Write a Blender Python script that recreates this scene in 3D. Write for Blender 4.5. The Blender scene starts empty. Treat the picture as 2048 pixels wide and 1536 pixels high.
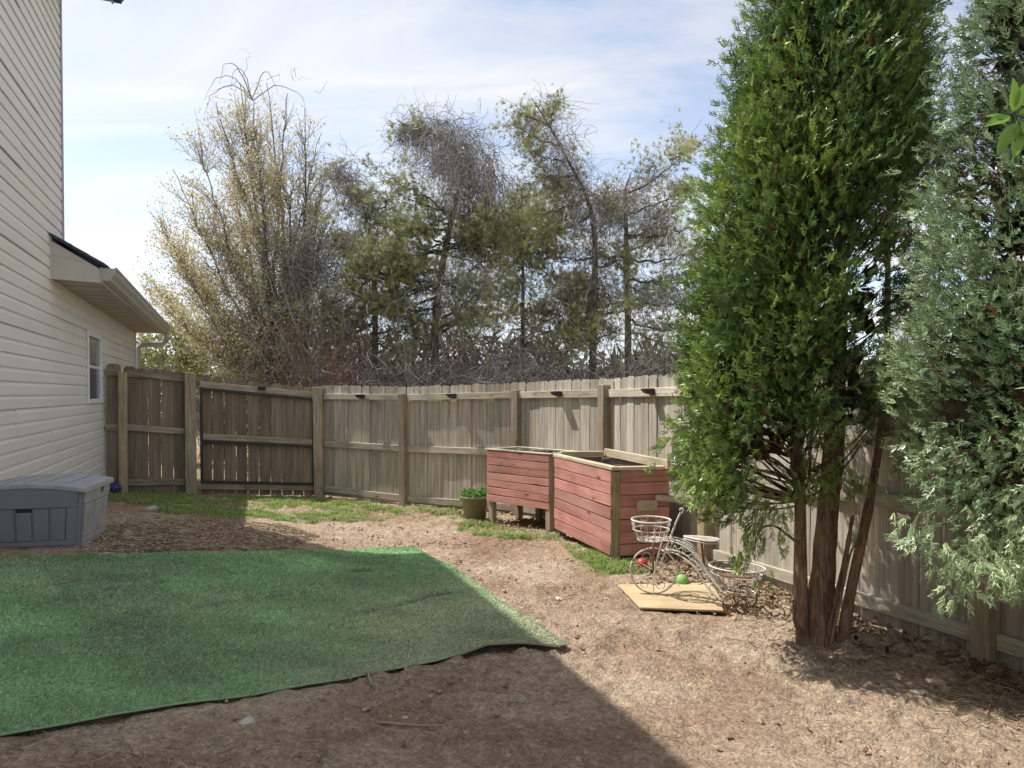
import bpy, bmesh, math, random
import numpy as np
from mathutils import Vector, Matrix, Quaternion
random.seed(7); rng = np.random.default_rng(7)
R = math.radians
SC = bpy.context.scene
COL = SC.collection
# ------------------------------------------------------------------ camera
F_PX = 1365.333; PITCH = R(1.0); S_PX = 19 + F_PX*math.tan(PITCH); CAMZ = 1.6
cd = bpy.data.cameras.new('camera'); cam = bpy.data.objects.new('camera', cd); COL.objects.link(cam)
cd.lens = 24; cd.sensor_width = 36; cd.clip_start = .05; cd.clip_end = 2000
cd.shift_y = S_PX/2048
cam.location = (0, 0, CAMZ); cam.rotation_euler = (R(90)-PITCH, 0, 0)
SC.camera = cam
SC.render.resolution_x = 1024; SC.render.resolution_y = 768
# ------------------------------------------------------------------ sun and sky
SUN = Vector((.582, -.2, -1)).normalized()          # direction the light travels
sl = bpy.data.lights.new('sun', 'SUN'); sl.energy = 2.1; sl.angle = R(.53); sl.color = (1, .945, .86)
so = bpy.data.objects.new('sun', sl); COL.objects.link(so)
so.rotation_euler = SUN.to_track_quat('-Z', 'Y').to_euler(); so.location = (-20, 10, 40)
W = bpy.data.worlds.new('World'); SC.world = W; W.use_nodes = True
nt = W.node_tree; nt.nodes.clear()
def N(tree, typ, **kw):
    n = tree.nodes.new(typ)
    for k, v in kw.items():
        if k == 'inp':
            for a, b in v.items(): n.inputs[a].default_value = b
        else: setattr(n, k, v)
    return n
sky = N(nt, 'ShaderNodeTexSky', sky_type='NISHITA', sun_disc=False)
sky.sun_elevation = math.asin(-SUN.z); sky.sun_rotation = math.atan2(-SUN.x, -SUN.y)
sky.altitude = 200; sky.air_density = .8; sky.dust_density = .4; sky.ozone_density = 1.6
tc = N(nt, 'ShaderNodeTexCoord')
sep = N(nt, 'ShaderNodeSeparateXYZ'); nt.links.new(tc.outputs['Generated'], sep.inputs[0])
zz = N(nt, 'ShaderNodeMath', operation='MAXIMUM', inp={1: .02}); nt.links.new(sep.outputs['Z'], zz.inputs[0])
za = N(nt, 'ShaderNodeMath', operation='ADD', inp={1: .22}); nt.links.new(zz.outputs[0], za.inputs[0])
dx = N(nt, 'ShaderNodeMath', operation='DIVIDE'); nt.links.new(sep.outputs['X'], dx.inputs[0]); nt.links.new(za.outputs[0], dx.inputs[1])
dy = N(nt, 'ShaderNodeMath', operation='DIVIDE'); nt.links.new(sep.outputs['Y'], dy.inputs[0]); nt.links.new(za.outputs[0], dy.inputs[1])
cmb = N(nt, 'ShaderNodeCombineXYZ'); nt.links.new(dx.outputs[0], cmb.inputs[0]); nt.links.new(dy.outputs[0], cmb.inputs[1])
mp = N(nt, 'ShaderNodeMapping'); mp.inputs['Rotation'].default_value = (0, 0, R(-28)); mp.inputs['Scale'].default_value = (.75, 2.0, 1); mp.inputs['Location'].default_value = (3.1, .7, 0)
nt.links.new(cmb.outputs[0], mp.inputs[0])
no = N(nt, 'ShaderNodeTexNoise', inp={'Scale': 1.15, 'Detail': 10, 'Roughness': .55, 'Distortion': 1.1}); nt.links.new(mp.outputs[0], no.inputs['Vector'])
rp = N(nt, 'ShaderNodeValToRGB'); rp.color_ramp.elements[0].position = .38; rp.color_ramp.elements[1].position = .62
rp.color_ramp.elements[0].color = (.16, .16, .16, 1); rp.color_ramp.elements[1].color = (1, 1, 1, 1)
nt.links.new(no.outputs['Fac'], rp.inputs[0])
mx = N(nt, 'ShaderNodeMix', data_type='RGBA'); nt.links.new(rp.outputs[0], mx.inputs[0])
hs0 = N(nt, 'ShaderNodeHueSaturation', inp={'Saturation': .72, 'Value': .66}); nt.links.new(sky.outputs[0], hs0.inputs['Color']); nt.links.new(hs0.outputs[0], mx.inputs[6]); 
hs = N(nt, 'ShaderNodeHueSaturation', inp={'Saturation': .20, 'Value': .16}); nt.links.new(sky.outputs[0], hs.inputs['Color'])
ca_ = N(nt, 'ShaderNodeMix', data_type='RGBA', blend_type='ADD', inp={0: 1.0}); nt.links.new(hs.outputs[0], ca_.inputs[6]); ca_.inputs[7].default_value = (2.0, 2.02, 2.05, 1); nt.links.new(ca_.outputs[2], mx.inputs[7])
bg = N(nt, 'ShaderNodeBackground', inp={'Strength': .13}); nt.links.new(mx.outputs[2], bg.inputs[0])
wo = N(nt, 'ShaderNodeOutputWorld'); nt.links.new(bg.outputs[0], wo.inputs[0])
vs = SC.view_settings; vs.view_transform = 'Standard'; vs.look = 'None'; vs.gamma = 1; vs.exposure = 1.5; vs.use_curve_mapping = False

# ------------------------------------------------------------------ numeric helpers
def ray(u, v):
    x = (u-1024)/F_PX; y = (768+S_PX-v)/F_PX
    f = np.array([0, math.cos(PITCH), -math.sin(PITCH)]); up = np.array([0, math.sin(PITCH), math.cos(PITCH)])
    return np.array([x, 0, 0]) + f + y*up
CP = np.array([(-5.7,9.5,.22),(-4.68,9.92,.14),(-2.98,10.6,-.02),(-1.55,9.9,-.03),(.07,9.0,.0),(1.07,7.8,.05),(1.73,6.0,.11),(2.6,3.7,.13),
   (-3.02,4.75,.505),(-3.17,5.25,.53),(-3.72,4.55,.57),(-4.6,7,.42),(-1.3,6.6,.10),(.3,4.0,.12),(0,0,.16),(.2,2.4,.13),(-2,2.6,.36),(1.78,4.0,.12),
   (.4,7.7,.02),(.9,6.15,.08),(1.5,4.6,.1),(3.3,1.5,.15),(4.5,6,.15),(-3,8,.2),(0,14,-.1),(-8,16,0),(8,12,0),(-8,3,.55),(0,-6,.2),(7,-2,.15),(-7,-6,.4)], float)
def _k(d2): return np.sqrt(d2+.5)
_A = _k(((CP[:,None,:2]-CP[None,:,:2])**2).sum(2)); _n = len(CP)
_M = np.zeros((_n+1,_n+1)); _M[:_n,:_n] = _A; _M[:_n,_n] = 1; _M[_n,:_n] = 1
_w = np.linalg.solve(_M, np.append(CP[:,2], 0))
def T(x, y):
    x = np.asarray(x, float); y = np.asarray(y, float); sh = x.shape
    xf, yf = x.ravel(), y.ravel(); z = np.full(xf.shape, _w[-1])
    for i in range(_n): z += _w[i]*_k((xf-CP[i,0])**2+(yf-CP[i,1])**2)
    b = np.exp(-(((xf+1)**2+(yf-5)**2)/13.0**2)**2)
    return (z*b).reshape(sh)
def G(u, v):
    r = ray(u, v); o = np.array([0, 0, CAMZ]); t = .5
    while t < 60:
        p = o+r*t
        if p[2] < T(p[0], p[1]): break
        t += .02
    return o+r*t
def P(u, v, d):                                     # point on the pixel's ray at depth d
    r = ray(u, v); return np.array([0, 0, CAMZ])+r*(d/r[1])
def _hash(ix, iy, s):
    h = (ix*374761393+iy*668265263+s*2147483647) & 0xffffffff
    h = ((h ^ (h >> 13))*1274126177) & 0xffffffff
    return ((h ^ (h >> 16)) & 0xffff)/65535.0
def vnoise(x, y, s=0):
    x = np.asarray(x, float); y = np.asarray(y, float)
    ix = np.floor(x).astype(np.int64); iy = np.floor(y).astype(np.int64); fx = x-ix; fy = y-iy
    fx = fx*fx*(3-2*fx); fy = fy*fy*(3-2*fy)
    a = _hash(ix,iy,s); b = _hash(ix+1,iy,s); c = _hash(ix,iy+1,s); d = _hash(ix+1,iy+1,s)
    return (a*(1-fx)+b*fx)*(1-fy)+(c*(1-fx)+d*fx)*fy
def fbm(x, y, o=4, s=0):
    r = 0; a = .5
    for i in range(o): r = r+a*vnoise(x*2**i+i*17.3, y*2**i+i*9.1, s+i); a *= .5
    return r
def inpoly(x, y, poly):
    poly = np.asarray(poly); c = np.zeros(np.shape(x), bool); j = len(poly)-1
    for i in range(len(poly)):
        xi, yi = poly[i]; xj, yj = poly[j]
        m = ((yi > y) != (yj > y)) & (x < (xj-xi)*(y-yi)/(yj-yi+1e-12)+xi); c ^= m; j = i
    return c

# ------------------------------------------------------------------ object helpers
def me_np(name, V, Fc, mat=None, smooth=False, tint=None):
    m = bpy.data.meshes.new(name); V = np.asarray(V, np.float32); Fc = np.asarray(Fc, np.int32); n, k = Fc.shape
    m.vertices.add(len(V)); m.vertices.foreach_set('co', V.ravel())
    m.loops.add(n*k); m.loops.foreach_set('vertex_index', Fc.ravel())
    m.polygons.add(n); m.polygons.foreach_set('loop_start', np.arange(0, n*k, k, dtype=np.int32))
    m.update(calc_edges=True)
    m.polygons.foreach_set('use_smooth', np.full(n, smooth))
    if tint is not None:
        a = m.attributes.new('tint', 'FLOAT_COLOR', 'POINT')
        c = np.ones((len(V), 4), np.float32); c[:, :3] = tint; a.data.foreach_set('color', c.ravel())
    if mat: m.materials.append(mat)
    return m
def link(name, mesh, parent=None, loc=(0,0,0), rot=None, scale=None):
    o = bpy.data.objects.new(name, mesh); COL.objects.link(o)
    if parent is not None: o.parent = parent
    o.location = loc
    if rot is not None:
        if isinstance(rot, Quaternion): o.rotation_mode = 'QUATERNION'; o.rotation_quaternion = rot
        else: o.rotation_euler = rot
    if scale is not None: o.scale = scale
    return o
def tag(o, label=None, cat=None, group=None, kind=None):
    if label: o['label'] = label
    if cat: o['category'] = cat
    if group: o['group'] = group
    if kind: o['kind'] = kind
    return o
def root(name, loc, label, cat, group=None, rz=0):
    o = link(name, None, None, loc, (0, 0, rz)); o.empty_display_size = .1
    return tag(o, label, cat, group)
def bm_mesh(name, bm, mat, smooth=False):
    m = bpy.data.meshes.new(name); bm.normal_update(); bm.to_mesh(m); bm.free()
    if smooth: m.polygons.foreach_set('use_smooth', np.ones(len(m.polygons), bool))
    if mat: m.materials.append(mat)
    return m
def box_bm(x0, x1, y0, y1, z0, z1, bev=0, bm=None):
    b = bmesh.new(); r = bmesh.ops.create_cube(b, size=1)
    for v in b.verts:
        v.co = Vector((x0 if v.co.x < 0 else x1, y0 if v.co.y < 0 else y1, z0 if v.co.z < 0 else z1))
    if bev: bmesh.ops.bevel(b, geom=b.edges[:], offset=bev, segments=1, affect='EDGES')
    if bm is None: return b
    t = bpy.data.meshes.new('t'); b.to_mesh(t); b.free(); bm.from_mesh(t); bpy.data.meshes.remove(t); return bm
def box(name, x0, x1, y0, y1, z0, z1, mat, parent=None, bev=.003, loc=(0,0,0), rot=None):
    return link(name, bm_mesh(name, box_bm(x0, x1, y0, y1, z0, z1, bev), mat), parent, loc, rot)
def frame_mat(A, B, roll_up=Vector((0,0,1))):
    A = Vector(A); B = Vector(B); x = (B-A).normalized(); y = roll_up.cross(x).normalized(); z = x.cross(y)
    return Matrix((x, y, z)).transposed().to_quaternion(), (B-A).length
def beam(name, A, B, th, h, mat, parent, off=Vector((0,0,0)), bev=.004):
    """box from A to B, th across (y), h tall (z), coordinates relative to the parent"""
    q, L = frame_mat(A, B)
    return link(name, bm_mesh(name, box_bm(0, L, -th/2, th/2, -h/2, h/2, bev), mat), parent, Vector(A)+off, q)
def tubes(Pn, Rn, sides=3):
    """C curves of N points -> verts, quads"""
    Pn = np.asarray(Pn, float); C, n, _ = Pn.shape; Rn = np.broadcast_to(np.asarray(Rn, float), (C, n))
    tn = np.gradient(Pn, axis=1); tn /= np.linalg.norm(tn, axis=2, keepdims=True)+1e-9
    ref = np.where(np.abs(tn[..., 2:3]) > .9, np.array([1., 0, 0]), np.array([0, 0, 1.]))
    a = np.cross(tn, ref); a /= np.linalg.norm(a, axis=2, keepdims=True)+1e-9; b = np.cross(tn, a)
    th = np.arange(sides)*2*math.pi/sides
    V = Pn[:, :, None, :]+Rn[:, :, None, None]*(a[:, :, None, :]*np.cos(th)[None, None, :, None]+b[:, :, None, :]*np.sin(th)[None, None, :, None])
    idx = np.arange(C*n*sides).reshape(C, n, sides)
    q = np.stack([idx[:, :-1, :], np.roll(idx[:, :-1, :], -1, 2), np.roll(idx[:, 1:, :], -1, 2), idx[:, 1:, :]], -1).reshape(-1, 4)
    return V.reshape(-1, 3), q
class MB:
    """collects quad meshes (triangles as degenerate quads are avoided by callers)"""
    def __init__(s): s.V = []; s.F = []; s.C = []; s.n = 0
    def add(s, V, Fc, col=None):
        V = np.asarray(V, float).reshape(-1, 3); s.V.append(V); s.F.append(np.asarray(Fc)+s.n); s.n += len(V)
        if col is not None: s.C.append(np.broadcast_to(np.asarray(col, float), (len(V), 3)))
    def tube(s, pts, r, sides=6, col=None):
        pts = np.asarray(pts, float); r = np.broadcast_to(np.asarray(r, float), (len(pts),))
        V, q = tubes(pts[None], r[None], sides); s.add(V, q, col); return s
    def build(s, name, mat, parent=None, smooth=True, loc=(0,0,0)):
        V = np.concatenate(s.V); Fc = np.concatenate(s.F)
        return link(name, me_np(name, V, Fc, mat, smooth, np.concatenate(s.C) if s.C else None), parent, loc)
def bez(A, B, C, n):
    t = np.linspace(0, 1, n)[:, None]; A, B, C = map(np.asarray, (A, B, C)); return (1-t)**2*A+2*t*(1-t)*B+t*t*C
def poly_s(pts, n):
    """smooth Catmull-Rom through points, n samples"""
    p = np.asarray(pts, float); p = np.vstack([2*p[0]-p[1], p, 2*p[-1]-p[-2]]); m = len(p)-3
    out = []
    for k in range(n):
        u = k/(n-1)*m; i = min(int(u), m-1); t = u-i; a, b, c, d = p[i:i+4]
        out.append(.5*((2*b)+(-a+c)*t+(2*a-5*b+4*c-d)*t*t+(-a+3*b-3*c+d)*t**3))
    return np.array(out)
def rnd_unit(n):
    v = rng.normal(size=(n, 3)); return v/np.linalg.norm(v, axis=1, keepdims=True)
def lathe(name, prof, mat, parent=None, seg=24, loc=(0,0,0), smooth=True):
    prof = np.array(prof, float); n = len(prof); th = np.arange(seg)*2*math.pi/seg
    V = np.stack([prof[:, None, 0]*np.cos(th), prof[:, None, 0]*np.sin(th), np.repeat(prof[:, 1:2], seg, 1)], -1).reshape(-1, 3)
    idx = np.arange(n*seg).reshape(n, seg)
    q = np.stack([idx[:-1], np.roll(idx[:-1], -1, 1), np.roll(idx[1:], -1, 1), idx[1:]], -1).reshape(-1, 4)
    return link(name, me_np(name, V, q, mat, smooth), parent, loc)
def instance(temV, temF, pos, fwd, nrm, scale, cols):
    """place a template (x side, y forward, z normal) many times -> V, F, colours"""
    y = fwd/np.linalg.norm(fwd, axis=1, keepdims=True); x = np.cross(y, nrm); x /= np.linalg.norm(x, axis=1, keepdims=True)+1e-9; z = np.cross(x, y)
    V = pos[:, None]+scale[:, None, None]*(x[:, None]*temV[None, :, 0:1]+y[:, None]*temV[None, :, 1:2]+z[:, None]*temV[None, :, 2:3])
    k = len(temV); Fc = (temF[None]+(np.arange(len(pos))*k)[:, None, None]).reshape(-1, temF.shape[1])
    return V.reshape(-1, 3), Fc, np.repeat(cols, k, 0)

# ------------------------------------------------------------------ materials
def mat_new(name):
    m = bpy.data.materials.new(name); m.use_nodes = True; t = m.node_tree; p = t.nodes['Principled BSDF']; return m, t, p
def plain(name, c, rough=.6, metal=0, var=.12, scale=8, bump=.0, spec=.5, bscale=60):
    m, t, p = mat_new(name); p.inputs['Roughness'].default_value = rough; p.inputs['Metallic'].default_value = metal; p.inputs['Specular IOR Level'].default_value = spec
    tcn = N(t, 'ShaderNodeTexCoord'); oi = N(t, 'ShaderNodeObjectInfo')
    av = N(t, 'ShaderNodeVectorMath', operation='ADD'); t.links.new(tcn.outputs['Object'], av.inputs[0]); t.links.new(oi.outputs['Location'], av.inputs[1])
    ns = N(t, 'ShaderNodeTexNoise', inp={'Scale': scale, 'Detail': 6, 'Roughness': .6}); t.links.new(av.outputs[0], ns.inputs['Vector'])
    r = N(t, 'ShaderNodeValToRGB'); e = r.color_ramp.elements; e[0].position = .3; e[1].position = .7
    e[0].color = tuple(max(0, x*(1-var)) for x in c)+(1,); e[1].color = tuple(min(1, x*(1+var)) for x in c)+(1,)
    t.links.new(ns.outputs['Fac'], r.inputs[0]); t.links.new(r.outputs[0], p.inputs['Base Color'])
    if bump:
        n2 = N(t, 'ShaderNodeTexNoise', inp={'Scale': bscale, 'Detail': 4}); t.links.new(av.outputs[0], n2.inputs['Vector'])
        b = N(t, 'ShaderNodeBump', inp={'Strength': bump, 'Distance': .01}); t.links.new(n2.outputs['Fac'], b.inputs['Height']); t.links.new(b.outputs[0], p.inputs['Normal'])
    return m
def wood(name, ca, cb, axis, rough=.85, knots=True, tone=.35, grain=1.0, stain=None):
    """weathered boards; grain runs along the local axis"""
    m, t, p = mat_new(name); p.inputs['Roughness'].default_value = rough; p.inputs['Specular IOR Level'].default_value = .2
    L = t.links.new
    tcn = N(t, 'ShaderNodeTexCoord'); oi = N(t, 'ShaderNodeObjectInfo')
    sc = [1, 1, 1]; sc['xyz'.index(axis)] = .07
    o2 = N(t, 'ShaderNodeVectorMath', operation='SCALE'); o2.inputs[0].default_value = (37, 53, 71); L(oi.outputs['Random'], o2.inputs['Scale'])
    mpn = N(t, 'ShaderNodeMapping'); mpn.inputs['Scale'].default_value = sc; L(tcn.outputs['Object'], mpn.inputs[0])
    ad = N(t, 'ShaderNodeVectorMath', operation='ADD'); L(mpn.outputs[0], ad.inputs[0]); L(o2.outputs[0], ad.inputs[1])
    n1 = N(t, 'ShaderNodeTexNoise', inp={'Scale': 38, 'Detail': 7, 'Roughness': .62, 'Distortion': .5}); L(ad.outputs[0], n1.inputs['Vector'])
    n3 = N(t, 'ShaderNodeTexNoise', inp={'Scale': 130, 'Detail': 3, 'Roughness': .7}); L(ad.outputs[0], n3.inputs['Vector'])
    ml = N(t, 'ShaderNodeMix', data_type='FLOAT', inp={0: .35}); L(n1.outputs['Fac'], ml.inputs[2]); L(n3.outputs['Fac'], ml.inputs[3])
    r = N(t, 'ShaderNodeValToRGB'); e = r.color_ramp.elements; e[0].position = .36; e[1].position = .62; e[0].color = (*ca, 1); e[1].color = (*cb, 1); L(ml.outputs[0], r.inputs[0])
    # big stains
    a2 = N(t, 'ShaderNodeVectorMath', operation='ADD'); L(tcn.outputs['Object'], a2.inputs[0]); L(o2.outputs[0], a2.inputs[1])
    n2 = N(t, 'ShaderNodeTexNoise', inp={'Scale': 2.6, 'Detail': 4, 'Roughness': .6}); L(a2.outputs[0], n2.inputs['Vector'])
    mr = N(t, 'ShaderNodeMapRange', inp={1: .3, 2: .7, 3: 1-tone, 4: 1+tone*.55}); L(n2.outputs['Fac'], mr.inputs[0])
    mr2 = N(t, 'ShaderNodeMapRange', inp={1: 0, 2: 1, 3: 1-tone*.75, 4: 1+tone*.55}); L(oi.outputs['Random'], mr2.inputs[0])
    mm = N(t, 'ShaderNodeMath', operation='MULTIPLY'); L(mr.outputs[0], mm.inputs[0]); L(mr2.outputs[0], mm.inputs[1])
    vm = N(t, 'ShaderNodeVectorMath', operation='SCALE'); L(r.outputs[0], vm.inputs[0]); L(mm.outputs[0], vm.inputs['Scale'])
    col = vm.outputs[0]
    if stain:
        n4 = N(t, 'ShaderNodeTexNoise', inp={'Scale': 4.3, 'Detail': 5}); L(ad.outputs[0], n4.inputs['Vector'])
        s4 = N(t, 'ShaderNodeMapRange', inp={1: .52, 2: .68, 3: 0, 4: .65}); L(n4.outputs['Fac'], s4.inputs[0])
        ms = N(t, 'ShaderNodeMix', data_type='RGBA'); L(s4.outputs[0], ms.inputs[0]); L(col, ms.inputs[6]); ms.inputs[7].default_value = (*stain, 1); col = ms.outputs[2]
    if knots:
        sk = [7, 7, 7]; sk['xyz'.index(axis)] = 2.2
        mk = N(t, 'ShaderNodeMapping'); mk.inputs['Scale'].default_value = sk; L(tcn.outputs['Object'], mk.inputs[0])
        ak = N(t, 'ShaderNodeVectorMath', operation='ADD'); L(mk.outputs[0], ak.inputs[0]); L(o2.outputs[0], ak.inputs[1])
        vo = N(t, 'ShaderNodeTexVoronoi', inp={'Scale': 1.0}); L(ak.outputs[0], vo.inputs['Vector'])
        kr = N(t, 'ShaderNodeMapRange', inp={1: .06, 2: .13, 3: .8, 4: 0}); L(vo.outputs['Distance'], kr.inputs[0])
        mkx = N(t, 'ShaderNodeMix', data_type='RGBA'); L(kr.outputs[0], mkx.inputs[0]); L(col, mkx.inputs[6]); mkx.inputs[7].default_value = (ca[0]*.28, ca[1]*.22, ca[2]*.18, 1); col = mkx.outputs[2]
    L(col, p.inputs['Base Color'])
    b = N(t, 'ShaderNodeBump', inp={'Strength': .55*grain, 'Distance': .004}); L(ml.outputs[0], b.inputs['Height']); L(b.outputs[0], p.inputs['Normal'])
    return m
def leafmat(name, rough=.5, trans=.25, spec=.4, gain=1.0):
    m, t, p = mat_new(name); L = t.links.new; p.inputs['Roughness'].default_value = rough; p.inputs['Specular IOR Level'].default_value = spec
    a = N(t, 'ShaderNodeAttribute', attribute_name='tint'); L(a.outputs['Color'], p.inputs['Base Color'])
    tr = N(t, 'ShaderNodeBsdfTranslucent'); L(a.outputs['Color'], tr.inputs[0]); ms = N(t, 'ShaderNodeMixShader', inp={0: trans})
    o = t.nodes['Material Output']; L(p.outputs[0], ms.inputs[1]); L(tr.outputs[0], ms.inputs[2]); L(ms.outputs[0], o.inputs[0]); return m
def bark(name, ca, cb, scale=14):
    m, t, p = mat_new(name); L = t.links.new; p.inputs['Roughness'].default_value = .9; p.inputs['Specular IOR Level'].default_value = .15
    tcn = N(t, 'ShaderNodeTexCoord'); mpn = N(t, 'ShaderNodeMapping'); mpn.inputs['Scale'].default_value = (1, 1, .13); L(tcn.outputs['Object'], mpn.inputs[0])
    n1 = N(t, 'ShaderNodeTexNoise', inp={'Scale': scale*3, 'Detail': 7, 'Roughness': .65, 'Distortion': .6}); L(mpn.outputs[0], n1.inputs['Vector'])
    n2 = N(t, 'ShaderNodeTexNoise', inp={'Scale': 5, 'Detail': 3}); L(tcn.outputs['Object'], n2.inputs['Vector'])
    r = N(t, 'ShaderNodeValToRGB'); e = r.color_ramp.elements; e[0].position = .36; e[1].position = .66; e[0].color = (*ca, 1); e[1].color = (*cb, 1); L(n1.outputs['Fac'], r.inputs[0])
    mr = N(t, 'ShaderNodeMapRange', inp={1: .3, 2: .7, 3: .75, 4: 1.25}); L(n2.outputs['Fac'], mr.inputs[0])
    vm = N(t, 'ShaderNodeVectorMath', operation='SCALE'); L(r.outputs[0], vm.inputs[0]); L(mr.outputs[0], vm.inputs['Scale']); L(vm.outputs[0], p.inputs['Base Color'])
    b = N(t, 'ShaderNodeBump', inp={'Strength': .9, 'Distance': .015}); L(n1.outputs['Fac'], b.inputs['Height']); L(b.outputs[0], p.inputs['Normal']); return m
M = {}
FA, FB = (.30, .268, .215), (.66, .61, .52)
M['picket'] = wood('weathered_picket', FA, FB, 'z', tone=.36, stain=(.25, .20, .135))
M['picket_shade_brown'] = wood('shaded_brown_picket', (.15, .12, .088), (.34, .285, .215), 'z', tone=.34, stain=(.19, .115, .06))  # darker brown copy of the picket wood, gate-side shade put into its colour
M['rail_shade_brown'] = wood('shaded_brown_rail', (.19, .16, .115), (.42, .365, .28), 'x', tone=.25)  # rail wood darkened likewise for the unlit gate side
M['post'] = wood('weathered_post', (.24, .20, .14), (.46, .39, .285), 'z', tone=.25)
M['rail'] = wood('weathered_rail', (.30, .265, .20), (.62, .565, .47), 'x', tone=.22)
M['rail_new'] = wood('fresh_lumber', (.40, .325, .21), (.60, .53, .39), 'x', tone=.22)
M['post_new'] = wood('fresh_lumber_post', (.31, .235, .145), (.50, .41, .275), 'z', tone=.22)
M['red'] = wood('red_painted_plank', (.40, .175, .145), (.55, .275, .235), 'x', tone=.3, knots=True, grain=1.0, rough=.8, stain=(.50, .30, .25))
M['corner'] = wood('mossy_corner_post', (.13, .105, .06), (.34, .28, .17), 'z', tone=.35, stain=(.10, .09, .03))
M['vinyl'] = plain('vinyl_siding', (.75, .725, .66), rough=.5, var=.05, scale=3, bump=.06, bscale=90)
M['trim'] = plain('beige_trim', (.50, .475, .42), rough=.45, var=.06, scale=4)
M['gutter'] = plain('gutter_metal', (.41, .395, .355), rough=.38, var=.08, scale=5)
M['soffit'] = plain('soffit_vinyl', (.40, .37, .315), rough=.55, var=.06, scale=3)
M['corner_trim'] = plain('lavender_corner_trim', (.34, .32, .37), rough=.5, var=.05)
M['shingle'] = plain('dark_shingle', (.065, .075, .11), rough=.9, var=.4, scale=40, bump=.5)
M['white'] = plain('white_vinyl', (.78, .78, .77), rough=.4, var=.03)
M['dark_metal'] = plain('black_powder_coat', (.018, .019, .024), rough=.45, var=.25, scale=12)
M['black_plastic'] = plain('black_plastic', (.022, .023, .026), rough=.4, var=.2)
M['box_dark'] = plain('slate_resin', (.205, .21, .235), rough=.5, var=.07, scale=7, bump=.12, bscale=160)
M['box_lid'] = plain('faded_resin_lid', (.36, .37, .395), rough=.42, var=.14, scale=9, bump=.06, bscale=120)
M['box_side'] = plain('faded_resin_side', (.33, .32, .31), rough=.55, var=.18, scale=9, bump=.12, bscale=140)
M['iron'] = plain('chipped_white_iron', (.60, .575, .52), rough=.6, var=.22, scale=22, bump=.3, bscale=120)
M['rust'] = plain('rusty_iron', (.22, .11, .05), rough=.85, var=.5, scale=35, bump=.4)
M['pot'] = plain('olive_plastic_pot', (.225, .20, .125), rough=.5, var=.14, scale=6)
M['soil'] = plain('dark_soil', (.05, .035, .025), rough=1, var=.5, scale=30, bump=.8)
M['ply'] = wood('delaminated_plywood', (.40, .29, .17), (.58, .46, .30), 'x', tone=.25, knots=False)
M['green_ball'] = plain('green_rubber', (.22, .46, .13), rough=.6, var=.15, scale=12)
M['red_ball'] = plain('red_rubber', (.45, .05, .04), rough=.45, var=.1)
M['purple'] = plain('purple_ball_rib', (.20, .10, .42), rough=.5, var=.1)
M['ball_dark'] = plain('dark_ball_panel', (.018, .012, .03), rough=.5, var=.2)
M['stone'] = plain('pale_stone', (.48, .44, .38), rough=.85, var=.25, scale=14, bump=.6)
M['cage'] = plain('green_coated_wire', (.10, .14, .07), rough=.6)
M['wire'] = plain('thin_galvanised_wire', (.34, .35, .31), rough=.5, var=.1)
M['stick'] = plain('dry_stick', (.33, .265, .20), rough=.9, var=.25, scale=30, bump=.5)
M['bark_arb'] = bark('reddish_fibrous_bark', (.12, .075, .05), (.36, .255, .175))
M['bark_grey'] = bark('grey_brown_bark', (.065, .054, .046), (.21, .185, .16), 8)
M['twig'] = leafmat('bare_twig', .9, 0, .1)
M['leaf'] = leafmat('leaf', .5, .3, .35)
M['arb'] = leafmat('scale_leaf_spray', .36, .16, .6)
M['needle'] = leafmat('pine_needle', .5, .2, .35)
M['blade'] = leafmat('grass_blade', .55, .28, .3)
M['turf'] = leafmat('plastic_turf_fibre', .5, .12, .3)
M['litter'] = leafmat('dry_litter', .9, .05, .1)
def glass_pane():
    m, t, p = mat_new('screened_window_glass'); p.inputs['Base Color'].default_value = (.09, .115, .16, 1); p.inputs['Roughness'].default_value = .12; p.inputs['Specular IOR Level'].default_value = .8; return m
M['glass'] = glass_pane()
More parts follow.
